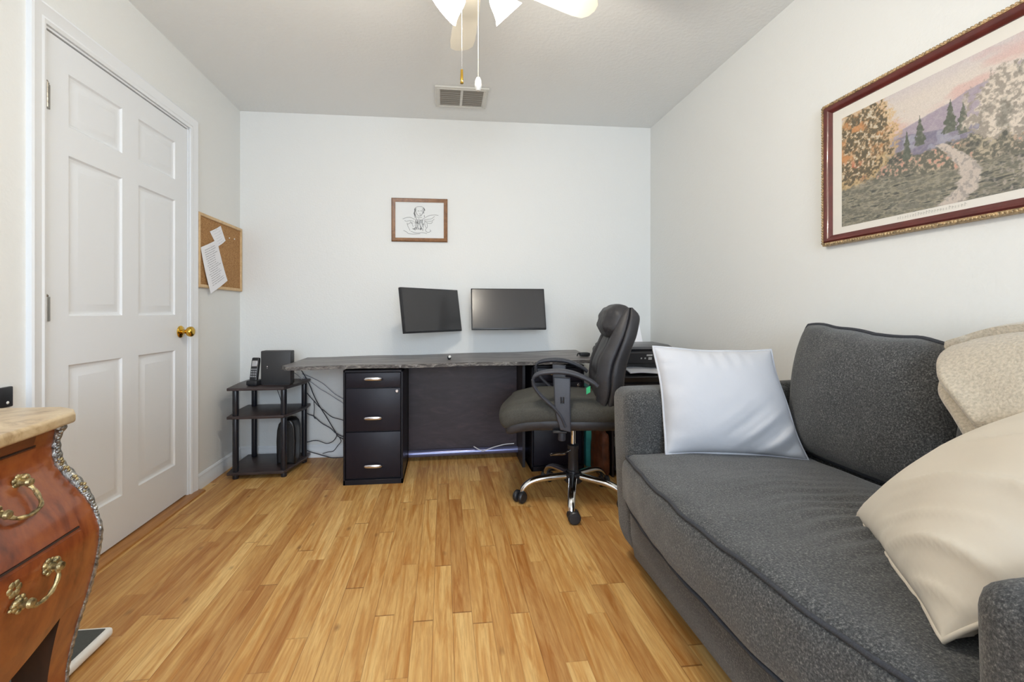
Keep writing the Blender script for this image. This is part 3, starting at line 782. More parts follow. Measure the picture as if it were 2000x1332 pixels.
# top rail and the two drawers (curved fronts)
bm = B(); slab(bm, lambda u, v: Vector((fx_(YC-0.29+0.58*u, 0.722+0.03*v)+0.005, YC-0.29+0.58*u, 0.722+0.03*v)), lambda u, v: Vector((fx_(YC-0.29+0.58*u, 0.722+0.03*v)-0.004, YC-0.29+0.58*u, 0.722+0.03*v)), 20, 4)
obj('top_rail', bm, M_MAHOG, ch, world=True)
bm = B()
for zz in (0.7155, 0.5215):  # dark strips that paint in the shade of the gap above each drawer
    slab(bm, lambda u, v: Vector((fx_(YC-0.302+0.604*u, zz+0.004*v)+0.0015, YC-0.302+0.604*u, zz+0.004*v)), lambda u, v: Vector((fx_(YC-0.302+0.604*u, zz+0.004*v)-0.004, YC-0.302+0.604*u, zz+0.004*v)), 24, 1)
obj('drawer_gap_shade', bm, M_BOMBEDARK, ch, world=True)['kind'] = 'stuff'
def handle(zl, zr, yl, yr, parent):
    """cast gilt bail pull: two leafy mounts and a drooping twisted bail"""
    bm = B()
    for yy, zz in ((yl, zl), (yr, zr)):
        x = fx_(yy, zz)+0.004
        lathe(bm, [(0, 0.0), (0.014, 0.0), (0.013, 0.004), (0.007, 0.008), (0.006, 0.018), (0.010, 0.024), (0.008, 0.030), (0, 0.032)], 14, Matrix.Translation((x, yy, zz)) @ Matrix.Rotation(PI/2, 4, 'Y'))
        for k in range(7):
            a = 2*PI*k/7; sphere(bm, (x+0.004, yy+0.011*math.cos(a), zz+0.013*math.sin(a)), 0.0062, 8, (0.7, 1, 1))
        sg = 1 if yy == yr else -1
        for k in range(4):
            sphere(bm, (x+0.010-0.001*k, yy+sg*(0.008+0.005*k), zz+0.010-0.0012*k*k), 0.0072-0.0012*k, 8)
    yc = (yl+yr)/2
    def off(y, z, d): return (fx_(y, z)+d, y, z)
    pts = catmull([off(yr, zr, 0.022), off(yr+0.001, zr-0.020, 0.026), off(yr-0.012, zr-0.045, 0.026), off(yc, min(zl, zr)-0.018, 0.025), off(yl+0.014, zl-0.014, 0.024), off(yl, zl, 0.022)], 7)
    tube(bm, pts, [0.0034+0.0016*abs(math.sin(i*0.55)) for i in range(len(pts))], 8)
    obj('bail_handle', bm, M_AGEDBRASS, parent, world=True)
for z0, z1, hz in ((0.529, 0.714, 0.655), (0.335, 0.517, 0.490)):
    ya, yb = YC-0.30, YC+0.30
    def lo(y): return max(z0, apron(y)+0.012) if z0 < 0.4 else z0
    d = B()
    slab(d, lambda u, v: Vector((fx_(ya+(yb-ya)*u, lo(ya+(yb-ya)*u)+(z1-lo(ya+(yb-ya)*u))*v)+0.005, ya+(yb-ya)*u, lo(ya+(yb-ya)*u)+(z1-lo(ya+(yb-ya)*u))*v)),
         lambda u, v: Vector((fx_(ya+(yb-ya)*u, lo(ya+(yb-ya)*u)+(z1-lo(ya+(yb-ya)*u))*v)-0.01, ya+(yb-ya)*u, lo(ya+(yb-ya)*u)+(z1-lo(ya+(yb-ya)*u))*v)), 30, 14)
    dr = obj('drawer', d, M_BOMBE, ch, world=True)
    for yl, yr in ((YC-0.225, YC-0.13), (YC+0.120, YC+0.190) if z0 < 0.4 else (YC+0.150, YC+0.238)): handle(hz-0.035, hz, yl, yr, dr)
    bm = B(); x = fx_(YC+0.11, hz-0.02)+0.006
    for k in range(6): sphere(bm, (x, YC+0.11+0.010*math.cos(k*PI/3), hz-0.0+0.010*math.sin(k*PI/3)), 0.007, 8, (0.4, 1, 1))
    obj('keyhole_mount', bm, M_AGEDBRASS, dr, world=True)
# gilt corner mounts running down the corner posts
for s in (-1, 1):
    bm = B(); yo = YC+s*(HL+0.004); zs = [0.752-0.752*i/70 for i in range(71)]
    rim = [Vector((lerp_tab(PROF, z)+0.001, yo, z)) for z in zs]
    tube(bm, rim[18:], [0.0042+0.0016*(i % 2) for i in range(len(rim)-18)], 6)
    def broad(z): return 0.0085+0.006*math.exp(-((z-0.745)/0.015)**2)+0.0055*math.exp(-((z-0.62)/0.04)**2)+0.003*math.exp(-((z-0.68)/0.03)**2)-0.005*max(0, (0.57-z)/0.04)
    up = catmull([Vector((lerp_tab(PROF, z)+0.002, yo, z)) for z in np.linspace(0.752, 0.53, 12)], 5)
    tube(bm, up, [broad(p.z)*(0.92+0.10*math.sin(i*1.1)) for i, p in enumerate(up)], 12)
    for i, p in enumerate(up[::2]):
        r = broad(p.z); sphere(bm, (p.x+r*0.75, yo-s*r*0.5, p.z), 0.0034+0.001*(i % 3), 8)
    o = obj('corner_mount', bm, M_PEWTER, ch, world=True); o['label'] = 'cast gilt corner mount'
    bm = B()
    for z, q in ((0.662, 0.009), (0.640, 0.010), (0.618, 0.009), (0.596, 0.013)):
        for k in range(6): sphere(bm, (lerp_tab(PROF, z)+0.013+0.5*q*math.cos(k*PI/3), yo-s*0.007, z+q*0.8*math.sin(k*PI/3)), 0.0042, 8)
    o = obj('leaf_mount', bm, M_AGEDBRASS, ch, world=True); o['label'] = 'brighter gilt leaf mount'
# marble slab with canted corners
half = [(-0.875, 0.0), (-0.880, 0.10), (-0.892, 0.156), (-0.905, 0.27), (-0.9225, 0.384), (-0.955, 0.425), (-1.005, 0.456), (-1.40, 0.456)]
poly = [(x, YC+y) for x, y in half]+[(x, YC-y) for x, y in half[:0:-1]]
bm = B(); prism(bm, poly, 'z', 0.752, 0.780, 0.008, 4); obj('marble_top', bm, M_MARBLE, ch, world=True)

# bathroom scale half under the chest
sc = thing('bathroom_scale', 'white-rimmed bathroom scale with dark grey mat on floor beside chest', 'scale', (-1.2, 1.43, 0))
bm = B(); box(bm, -1.355, -1.040, 1.275, 1.578, 0.006, 0.034, 0.010, 3); box(bm, -1.34, -1.06, 1.29, 1.56, 0.0, 0.008); obj('body', bm, M_WHITEPL, sc, world=True)
bm = B(); box(bm, -1.340, -1.055, 1.290, 1.563, 0.033, 0.0365, 0.001, 1); o = obj('foot_mat', bm, M_SCALETOP, sc, world=True); o['label'] = 'dark grey ribbed mat'

# ------------------------------------------------------------------ corner shelf and what stands on it
cs_ = thing('corner_shelf', 'black three-tier corner shelf with round tube posts in left room corner', 'shelf', (-1.14, 3.13, 0))
POLY = [(-1.318, 2.958), (-0.985, 2.962), (-0.925, 3.215), (-0.93, 3.335), (-1.345, 3.335), (-1.345, 3.20)]
for z in (0.045, 0.390, 0.565):
    bm = B(); prism(bm, POLY, 'z', z-0.018, z, 0.003, 2); obj('shelf_board', bm, M_SHELF, cs_, world=True)
for x, y in ((-1.278, 2.985), (-0.995, 2.992), (-0.95, 3.26), (-1.285, 3.285)):
    bm = B()
    for a, b in ((0.0, 0.027), (0.045, 0.372), (0.390, 0.547)):
        lathe(bm, [(0, a), (0.0165, a), (0.0178, a+0.004), (0.0178, b-0.004), (0.0165, b), (0, b)], 18, Matrix.Translation((x, y, 0)))
    obj('post', bm, M_BLACKTUBE, cs_, world=True)
Rm = Matrix.Rotation(math.radians(8), 4, 'Z')
md = thing('modem_box', 'black upright box-shaped modem on top of corner shelf', 'modem', (-1.065, 3.09, 0.565), math.radians(-2))
bm = B(); box(bm, -0.093, 0.093, -0.035, 0.035, 0.004, 0.218, 0.006); box(bm, -0.085, 0.085, -0.03, 0.03, 0, 0.006); obj('case', bm, plain('modem_black', (52, 52, 54), 0.5, bump=0.1, bscale=200), md)
bm = B(); sphere(bm, (-0.052, -0.035, 0.118), 0.0035, 8, (1, 0.4, 1)); sphere(bm, (-0.052, -0.035, 0.108), 0.002, 8, (1, 0.4, 1)); obj('indicator_light', bm, M_SILVER, md)
bm = B()
for k in range(14): box(bm, 0.0925, 0.0945, -0.026, 0.026, 0.03+0.012*k, 0.035+0.012*k)
obj('side_grille', bm, M_BLACKPL, md, smooth=0)
ph = thing('cordless_phone', 'black and silver cordless phone standing in its cradle left of the modem', 'phone', (-1.195, 3.06, 0.565), math.radians(-8))
bm = B(); puff(bm, lambda u, v, w: softbox((0.036, 0.040, 0.018), 0.010)(u, v, w)+Vector((0, 0, 0.018)), (6, 6, 4)); obj('cradle', bm, M_BLACKPL, ph)
def tilt_box(hx, hy, hz, r, c, ang, n=(6, 6, 8)):
    bm = B(); m = softbox((hx, hy, hz), r); R = Matrix.Rotation(ang, 4, 'X')
    puff(bm, lambda u, v, w: (R @ (m(u, v, w)+Vector((0, 0, hz))))+Vector(c), n); return bm
ha = obj('handset', tilt_box(0.025, 0.013, 0.078, 0.009, (0, -0.012, 0.022), math.radians(-12)), M_BLACKPL, ph)
R = Matrix.Translation((0, -0.012, 0.022)) @ Matrix.Rotation(math.radians(-12), 4, 'X')
bm = B(); box(bm, -0.017, 0.017, -0.0145, -0.0125, 0.098, 0.135, 0.001, 1, R); o = obj('display', bm, M_SILVER, ha)
bm = B()
for r in range(4):
    for c in range(3): box(bm, -0.018+c*0.013, -0.008+c*0.013, -0.0150, -0.0125, 0.030+r*0.015, 0.039+r*0.015, 0.001, 1, R)
obj('keypad', bm, plain('keypad_grey', (150, 152, 156), 0.5), ha)
# tall rounded speaker on the lowest shelf
sp = thing('computer_speaker', 'tall black speaker with rounded top on bottom tier of corner shelf', 'speaker', (-1.012, 3.13, 0.045))
bm = B()
out = [(-0.058, 0.0), (-0.060, 0.06), (-0.062, 0.15), (-0.058, 0.22), (-0.048, 0.262), (-0.028, 0.285), (0.0, 0.292), (0.028, 0.287), (0.046, 0.268), (0.056, 0.235), (0.060, 0.15), (0.058, 0.06), (0.056, 0.0)]
prism(bm, out, 'y', -0.05, 0.075, 0.012, 3); obj('cabinet', bm, plain('speaker_black', (22, 22, 25), 0.32), sp)
bm = B(); prism(bm, [(x*0.78, z*0.9+0.014) for x, z in out], 'y', -0.055, -0.048, 0.003, 1); obj('front_grille', bm, plain('speaker_cloth', (34, 34, 36), 0.8, bump=0.3, bscale=300), sp)
bm = B(); sphere(bm, (-0.012, -0.055, 0.135), 0.006, 8, (1, 0.3, 1.4)); obj('badge', bm, M_SILVER, sp)
# cables between shelf and cabinet
M_CAB = [plain('cable_black', (48, 50, 60), 0.5), plain('cable_grey', (120, 124, 140), 0.5), plain('cable_white', (214, 216, 222), 0.5)]
def cable(pts, Y, r, m, label, name='cable', group='cables behind the corner shelf'):
    P = [onY(x, y, Yy) for (x, y), Yy in zip(pts, Y if isinstance(Y, list) else [Y]*len(pts))]
    for p in P: p.z = max(p.z, r+0.001)
    bm = B(); tube(bm, catmull(P, 7), r, 7); c = P[len(P)//2]
    tag(obj(name, bm, M_CAB[m], loc=c), label, 'cable', group)
cable([(588, 722), (603, 748), (612, 770), (622, 790), (636, 812), (648, 832), (656, 845), (660, 852), (680, 862)], 3.318, 0.0032, 0, 'black cable sagging from desk corner down to black filing cabinet')
cable([(589, 744), (598, 765), (613, 783), (626, 797), (633, 802), (648, 814), (668, 820), (690, 828)], 3.306, 0.0028, 0, 'black cable running from top shelf tier across to cabinet at drawer height')
cable([(590, 802), (603, 809), (613, 813), (628, 826), (645, 836), (656, 846), (668, 852), (685, 858)], 3.312, 0.0035, 0, 'thick black cable from the middle shelf tier down to the cabinet')
cable([(613, 784), (614, 797), (613, 813), (616, 818)], 3.300, 0.0024, 0, 'short black cable dropping straight between two slanting cables')
cable([(592, 866), (610, 861), (622, 861), (638, 866), (650, 862), (657, 853), (658, 846)], 3.300, 0.0030, 0, 'black cable looping low over the skirting board')
cable([(592, 876), (605, 882), (622, 887), (636, 891), (650, 894), (672, 893)], [3.30, 3.30, 3.29, 3.28, 3.27, 3.27], 0.0034, 0, 'black cable lying along floor line toward the cabinet')
cable([(630, 886), (640, 883), (651, 881), (660, 870), (666, 862), (663, 854)], 3.296, 0.0026, 0, 'black cable rising in a bend beside the cabinet bottom')
cable([(590, 730), (610, 738), (632, 750), (652, 768), (668, 778), (690, 790)], 3.322, 0.0020, 1, 'upper thin grey cable slanting from desk end to cabinet')
cable([(592, 736), (610, 748), (626, 760), (640, 768), (668, 786), (690, 800)], 3.316, 0.0018, 1, 'lower thin grey cable slanting from desk end to cabinet')
cable([(566, 726), (576, 729), (586, 737), (596, 752)], [3.12, 3.2, 3.28, 3.31], 0.0024, 2, 'white cable leaving the side of the modem')
cable([(540, 757), (548, 780), (551, 800)], [3.30]*3, 0.0022, 0, 'thin black cable hanging behind the shelf under the modem')

# ------------------------------------------------------------------ desk, cabinets
dk = thing('desk', 'long worn black board desk with chipped front edge along back wall', 'desk', (0.02, 3.08, 0))
DX0, DX1 = -0.955, 0.985
def dz_(x, t):                                            # t: 0 front .. 1 back; the board warps up at the back right
    s = (x-DX0)/(DX1-DX0)
    front = 0.712+0.010*s; bk = 0.712+0.036*s**1.2
    return front+(bk-front)*t+0.002*math.sin(x*9)
def dyf(x): 
    s = (x-DX0)/(DX1-DX0)
    return 2.765+0.07*s+0.004*math.sin(x*31)*0.5+0.07*max(0, 1-(x-DX0)/0.045)
def dyb(x): return wall_y(x)-0.012
bm = B()
def dtop(u, v):
    x = DX0+(DX1-DX0)*u; xx = x
    return Vector((xx-0.0*v, dyf(x)+(dyb(x)-dyf(x))*v, dz_(x, v)))
slab(bm, dtop, lambda u, v: dtop(u, v)-Vector((0, 0, 0.018)), 60, 12); obj('desk_top', bm, M_DESK, dk, smooth=30, world=True)
bm = B(); rs = random.Random(12)
e_top = []; n = 150
for i in range(n+1):
    u = i/n; p = dtop(u, 0)
    e_top.append((p, 0.001+0.004*max(0, mnoise.noise(Vector((u*60, 0, 0)))), 0.003*max(0, mnoise.noise(Vector((u*110, 5, 0))))))
for (p, a, b), (q, c, d) in zip(e_top, e_top[1:]):
    A = [bm.verts.new(v) for v in (p+Vector((0, 0.010, 0.0012)), p+Vector((0, -0.002+a, 0.0012)), p+Vector((0, -0.003+a, -0.020+b)), p+Vector((0, 0.010, -0.020)))]
    C = [bm.verts.new(v) for v in (q+Vector((0, 0.010, 0.0012)), q+Vector((0, -0.002+c, 0.0012)), q+Vector((0, -0.003+c, -0.020+d)), q+Vector((0, 0.010, -0.020)))]
    for k in range(3): bm.faces.new((A[k], A[k+1], C[k+1], C[k]))
bmesh.ops.remove_doubles(bm, verts=bm.verts[:], dist=1e-5)
o = obj('front_edge', bm, M_DESKEDGE, dk, smooth=30, world=True); o['label'] = 'chipped pale grey front edge'
bm = B(); box(bm, -0.240, 0.520, 3.205, 3.225, 0.072, 0.700, 0.001, 1); o = obj('modesty_panel', bm, M_PANEL, dk, world=True); o['label'] = 'dark purplish plywood back panel'
bm = B(); tube(bm, [(-0.238, 3.185, 0.052), (0.567, 3.185, 0.062)], 0.024, 16); o = obj('cross_rail', bm, M_RAIL, dk, world=True); o['label'] = 'shiny blue-black rail'
bm = B(); box(bm, 0.521, 0.563, 3.205, 3.222, 0.0, 0.700, 0.001, 1); box(bm, 0.521, 0.540, 2.98, 3.205, 0.0, 0.700, 0.001, 1); o = obj('end_panel', bm, M_BLACKWOOD, dk, world=True); o['label'] = 'black end board'
cable([(925, 872), (938, 879), (945, 880.5), (962, 874), (985, 868), (1004, 866)], 3.150, 0.003, 2, 'white cable draped over the rail under the desk', group='cables under the desk')

def file_cabinet(x0, x1, yf, label):
    root = thing('filing_cabinet', label, 'filing cabinet', ((x0+x1)/2, yf, 0))
    w = (x1-x0)/2; D = 0.43; H = 0.685
    bm = B()
    box(bm, -w, -w+0.012, 0, D, 0, H, 0.002, 1); box(bm, w-0.012, w, 0, D, 0, H, 0.002, 1); box(bm, -w, w, 0.0, D, H-0.014, H, 0.002, 1)
    box(bm, -w, w, 0.0, D, 0, 0.030, 0.002, 1); box(bm, -w+0.01, w-0.01, D-0.01, D, 0, H); box(bm, -w+0.01, w-0.01, 0.02, 0.03, 0.02, H-0.01)
    obj('body', bm, M_METALFRAME, root)
    for z0, z1, hz, lock in ((0.580, 0.668, 0.632, False), (0.318, 0.574, 0.398, True), (0.038, 0.312, 0.112, False)):
        bm = B(); box(bm, -w+0.015, w-0.015, 0.004, 0.022, z0, z1, 0.003, 2); d = obj('drawer', bm, M_METALBLACK, root)
        bm = B()
        pts = catmull([(-0.057, 0.003, hz-0.003), (-0.042, -0.014, hz), (0.0, -0.020, hz+0.002), (0.042, -0.014, hz), (0.057, 0.003, hz-0.003)], 6)
        tube(bm, pts, [0.004+0.006*math.sin(PI*i/(len(pts)-1)) for i in range(len(pts))], 10, flat=(0.6, 1.0), up=(0, 0, 1))
        h = obj('pull_handle', bm, M_SILVER, d); h['label'] = 'bright silver bow handle'
        if lock:
            bm = B(); lathe(bm, [(0, 0), (0.010, 0), (0.010, 0.004), (0.007, 0.007), (0, 0.007)], 18, Matrix.Translation((w-0.036, 0.004, z1-0.018)) @ Matrix.Rotation(PI/2, 4, 'X')); h = obj('lock', bm, M_SILVER, d); h['label'] = 'round silver lock'
    return root
file_cabinet(-0.592, -0.242, 2.790, 'black three-drawer filing cabinet under the left half of the desk')
file_cabinet(0.566, 0.916, 2.895, 'black filing cabinet under right end of desk, behind the swivel chair')
# small things on the desk
bm = B(); p = Vector((0.038, 3.0, dz_(0.038, 0.5)+0.012)); M = Matrix.Translation(p) @ Matrix.Rotation(math.radians(-28), 4, 'Y')
puff(bm, lambda u, v, w: M @ softbox((0.013, 0.030, 0.010), 0.009, (0, 0, 0.003))(u, v, w), (6, 8, 4))
o = tag(obj('desk_trinket', bm, M_BLACKPL, loc=p-Vector((0, 0, 0.012))), 'tiny black and white object lying on the desk below the screens', 'trinket')
bm = B(); puff(bm, lambda u, v, w: M @ (softbox((0.009, 0.016, 0.007), 0.006, (0, 0, 0.002))(u, v, w)+Vector((0.005, -0.020, 0.004))), (5, 6, 4)); w_ = obj('white_face', bm, M_WHITEPL, o, world=True); w_['label'] = 'white end'
bm = B(); pb = Vector((0.945, 2.98, dz_(0.945, 0.4)))
puff(bm, lambda u, v, w: pb+Vector((0, 0, 0.014))+softbox((0.035, 0.02, 0.013), 0.008)(u, v, w), (6, 6, 4)); tube(bm, catmull([pb+Vector((-0.03, 0, 0.02)), pb+Vector((-0.05, -0.02, 0.022)), pb+Vector((-0.06, -0.03, 0.006))], 5), 0.004, 7)
tag(obj('desk_gadget', bm, M_BLACKPL, loc=pb), 'small dark gadget at right end of the desk behind the chair', 'gadget')

# ------------------------------------------------------------------ the two screens
def monitor(cx_, cy_, cz_, yaw, tilt, w, h, label, arm_to):
    root = thing('monitor', label, 'monitor', (cx_, cy_, cz_), yaw, 'screens above the desk')
    R = Matrix.Rotation(-tilt, 4, 'X')
    bm = B(); box(bm, -w/2, w/2, 0.0, 0.022, -h/2, h/2, 0.003, 2, R); box(bm, -w*0.3, w*0.3, 0.020, 0.040, -h*0.3, h*0.3, 0.008, 2, R); obj('case', bm, M_BLACKPL, root)
    bm = B(); box(bm, -w/2+0.007, w/2-0.007, -0.0012, 0.001, -h/2+0.010, h/2-0.007, 0, 1, R); o = obj('screen', bm, M_SCREEN, root, smooth=0); o['label'] = 'dark switched-off panel'
    d = Matrix.Rotation(-yaw, 3, 'Z') @ (Vector(arm_to)-Vector((cx_, cy_, cz_)))
    s = R @ Vector((0, 0.038, 0))
    bm = B(); pts = [s, s+Vector((0, 0.018, 0)), d-Vector((0, 0.012, 0)), d] if d.y > 0.10 else [s, d]
    tube(bm, pts, 0.010, 10)
    obj('wall_bracket', bm, M_BLACKPL, root)
monitor(-0.069, 3.077, 1.044, 0.767, 0.154, 0.515, 0.295, 'black flat screen turned toward the right, left one above desk', (-0.10, wall_y(-0.10), 1.03))
monitor(0.447, 3.110, 1.055, 0.0, 0.27, 0.515, 0.293, 'black flat screen facing straight out, right one above desk', (0.447, wall_y(0.447), 1.03))

# ------------------------------------------------------------------ swivel chair
CC = Vector((0.711, 2.445, 0)); TH = math.radians(167)
CF = Vector((math.cos(TH), math.sin(TH), 0)); CL = Vector((-math.sin(TH), math.cos(TH), 0))
def pxs(x, y, side=0.0):
    d = Vector(ray(x, y)); o = Vector((0, 0, EYE)); p0 = CC+CL*side
    t = (p0-o).dot(CL)/d.dot(CL); p = o+d*t
    return ((p-CC).dot(CF), p.z)
chair = thing('swivel_chair', 'black high-back office chair with padded headrest and chrome five-star base', 'office chair', CC, TH)
# seat
SEATZ = 0.510
def seat_map(u, v, w):
    m = softbox((0.305, 0.262, 0.056), 0.045, (0.03, 0.012, 0.020))(u, v, w)
    s = max(0, u-0.25)/0.75; m.z -= 0.040*s*s
    m.y *= 1-0.10*max(0, -u)**2
    m.z += 0.006*mnoise.noise(Vector((u*3, v*3, w)))
    if w > 0.5: m.z -= 0.010*math.exp(-((abs(v)-0.72)/0.06)**2)
    return m+Vector((0.070, 0, SEATZ+0.012))
bm = B(); puff(bm, seat_map, (24, 24, 8)); o = obj('seat_cushion', bm, M_SEATFAB, chair, smooth=60); o['label'] = 'worn dark fabric seat cushion'
def seat_low(u, v, w):
    m = softbox((0.290, 0.252, 0.040), 0.034, (0.02, 0.010, 0.0))(u, v, w)
    s = max(0, u-0.25)/0.75; m.z -= 0.036*s*s
    m.y *= 1-0.10*max(0, -u)**2
    m.z += 0.004*mnoise.noise(Vector((u*5, v*4, w+4)))
    return m+Vector((0.062, 0, SEATZ-0.036))
bm = B(); puff(bm, seat_low, (20, 20, 6)); obj('seat_base', bm, M_LEATHER, chair, smooth=60)
# backrest
FRT = smooth_tab([(0.46, -0.110), (0.54, -0.104), (0.62, -0.112), (0.70, -0.108), (0.78, -0.122), (0.86, -0.160), (0.94, -0.195), (1.01, -0.225), (1.055, -0.255)])
REA = smooth_tab([(0.46, -0.180), (0.54, -0.204), (0.62, -0.236), (0.70, -0.248), (0.78, -0.262), (0.86, -0.286), (0.94, -0.310), (1.01, -0.322), (1.055, -0.305)])
def back_map(u, v, w):
    z = 0.757+0.297*u
    hw = 0.250-0.055*max(0, u)**3-0.03*max(0, -u)**2
    f, r = lerp_tab(FRT, z), lerp_tab(REA, z)
    f += 0.012*abs(v)**4
    k = 1.0
    # rounded edges
    ez = min(1, (1-abs(u))/0.17); ev = min(1, (1-abs(v))/0.22)
    rr = math.sqrt(max(0, 1-(1-ez)**2))*math.sqrt(max(0, 1-(1-ev)**2))
    mid = (f+r)/2; hf = (f-r)/2*(0.30+0.70*rr)
    x = mid+w*hf
    y = v*hw*(1-0.07*math.exp(-((w-0.05)/0.22)**2)*(abs(v) > 0.9)) 
    if w > 0.6: x -= 0.016*math.exp(-((abs(v)-0.55)/0.07)**2)*rr+0.012*math.exp(-((z-0.70)/0.012)**2)*rr*(abs(v) < 0.6)
    x += 0.005*mnoise.noise(Vector((v*3, u*4, w*2)))
    return Vector((x, y, z))
bm = B(); puff(bm, back_map, (40, 30, 12)); obj('backrest', bm, M_LEATHER, chair, smooth=60)
def head_map(u, v, w):
    m = softbox((0.068, 0.190, 0.088), 0.062, (0.012, 0.012, 0.008))(u, v, w)
    m.y += 0
    m = Matrix.Rotation(math.radians(-16), 3, 'Y') @ m
    m.x -= 0.008*math.exp(-(w/0.07)**2)*(u > 0.5)*0
    m.x += 0.006*mnoise.noise(Vector((v*4, w*3, u)))
    return m+Vector((-0.222, 0, 0.980))
bm = B(); puff(bm, head_map, (26, 36, 26)); o = obj('headrest', bm, M_LEATHER, chair, smooth=60); o['label'] = 'padded roll headrest'
bm = B(); prism(bm, [(0.05, 0.425), (0.05, 0.445), (-0.17, 0.445), (-0.225, 0.50), (-0.262, 0.62), (-0.249, 0.62), (-0.210, 0.51), (-0.16, 0.425)], 'y', -0.035, 0.035, 0.004, 2); obj('back_bracket', bm, M_ARMPL, chair)
# arms
def arm(side):
    sd = 0.270
    pad = [pxs(x, y, sd) for x, y in ((1041, 741), (1046, 733), (1060, 727.5), (1088, 725), (1115, 728), (1140, 737), (1158, 747), (1166, 754))]
    strap = [pxs(x, y, sd) for x, y in ((1041, 741), (1043, 753), (1053, 768), (1068, 783), (1084, 797), (1096, 813), (1104, 832))]
    post = [pxs(x, y, sd) for x, y in ((1081, 735), (1114, 738), (1114, 790), (1115, 843), (1094, 838), (1086, 812), (1083, 790))]
    root_bm = B(); prism(root_bm, post, 'y', side*0.262, side*0.292, 0.007, 3)
    a = obj('armrest', root_bm, M_ARMPL, chair)
    b = B(); pts = catmull([(s, side*0.278, z) for s, z in pad], 8)
    n = len(pts); tube(b, pts, [0.4+0.6*math.sin(PI*min(1, max(0.06, (i+1)/(n*0.5)))*0.5) if i < n/2 else (0.75+0.25*(n-1-i)/(n/2)) for i in range(n)], 14, flat=(0.034, 0.014), up=(0, 0, 1)); obj('arm_pad', b, M_ARMPL, a, smooth=60)
    b = B(); pts = catmull([(s, side*0.278, z) for s, z in strap], 8); tube(b, pts, 1.0, 12, flat=(0.024, 0.009), up=(1, 0, 0.2)); obj('arm_strap', b, M_ARMPL, a, smooth=60)
    b = B(); s, z = pxs(1098, 781, sd); tube(b, [(s+0.006, side*0.293, z+0.018), (s+0.006, side*0.293, z-0.012), (s-0.006, side*0.293, z-0.012), (s-0.006, side*0.293, z+0.018)], 0.004, 8); sphere(b, (s, side*0.292, z-0.002), 0.006, 10, (1, 0.6, 1)); obj('height_button', b, M_BLACKPL, a)
    b = B(); box(b, 0.045, 0.115, min(side*0.05, side*0.275), max(side*0.05, side*0.275), 0.432, 0.444, 0.003, 1); obj('arm_bracket', b, M_BLACKPL, a)
arm(1); arm(-1)
# mechanism and base
bm = B(); box(bm, -0.09, 0.13, -0.075, 0.075, 0.395, 0.440, 0.012, 2); obj('tilt_mechanism', bm, M_BLACKPL, chair)
s, z = pxs(1098, 855, 0.12)
bm = B(); lathe(bm, [(0, 0.0), (0.019, 0.0), (0.021, 0.006), (0.020, 0.060), (0.016, 0.066), (0, 0.066)], 20, Matrix.Translation((s, 0.06, z-0.030))); obj('tension_knob', bm, M_ARMPL, chair)
bm = B(); tube(bm, catmull([(0.02, 0.015, 0.272), (0.05, 0.04, 0.268), (0.09, 0.06, 0.268), (0.125, 0.07, 0.260)], 6), 0.006, 8, flat=(1.3, 0.8), up=(0, 0, 1)); obj('height_lever', bm, M_CHROME, chair)
bm = B(); lathe(bm, [(0, 0.27), (0.014, 0.27), (0.014, 0.40), (0, 0.40)], 20); o = obj('gas_lift', bm, M_CHROME, chair)
bm = B(); lathe(bm, [(0, 0.135), (0.033, 0.135), (0.033, 0.16), (0.028, 0.165), (0.027, 0.275), (0.031, 0.28), (0.031, 0.30), (0.022, 0.306), (0, 0.306)], 24); obj('lift_cover', bm, M_BLACKPL, chair)
bm = B(); lathe(bm, [(0, 0.095), (0.040, 0.095), (0.050, 0.105), (0.050, 0.142), (0.042, 0.150), (0, 0.150)], 28); obj('base_hub', bm, M_BLACKPL, chair)
for k in range(5):
    a = math.radians(180+72*k)-TH
    R = Matrix.Rotation(a, 4, 'Z')
    bm = B(); pts = catmull([(0.035, 0, 0.132), (0.11, 0, 0.128), (0.19, 0, 0.120), (0.245, 0, 0.103), (0.276, 0, 0.078), (0.287, 0, 0.055)], 6)
    tube(bm, [R @ p for p in pts], [1.15-0.30*i/(len(pts)-1) for i in range(len(pts))], 12, flat=(0.021, 0.0165), up=(0, 0, 1)); leg = obj('base_leg', bm, M_CHROME, chair, smooth=60)
    bm = B(); Rw = R @ Matrix.Translation((0.290, 0, 0)) @ Matrix.Rotation(math.radians(40+63*k), 4, 'Z')
    for s in (-1, 1):
        lathe(bm, [(0, 0), (0.019, 0.0), (0.027, 0.003), (0.0315, 0.009), (0.0315, 0.020), (0.026, 0.026), (0.008, 0.027), (0, 0.027)], 22, Rw @ Matrix.Translation((0.012, s*0.004, 0.0315)) @ Matrix.Rotation(-s*PI/2, 4, 'X'))
    lathe(bm, [(0, 0.03), (0.012, 0.03), (0.013, 0.052), (0.008, 0.058), (0, 0.058)], 16, Rw)
    obj('caster', bm, M_BLACKPL, leg)
bm = B(); s, z = pxs(1149, 762, 0.20); puff(bm, lambda u, v, w: Vector((s+0.010*u, 0.20+0.002*v, z+0.016*w-0.006*u)), (2, 2, 2)); o = obj('tag', bm, M_GREEN, chair); o['label'] = 'bright green tag'

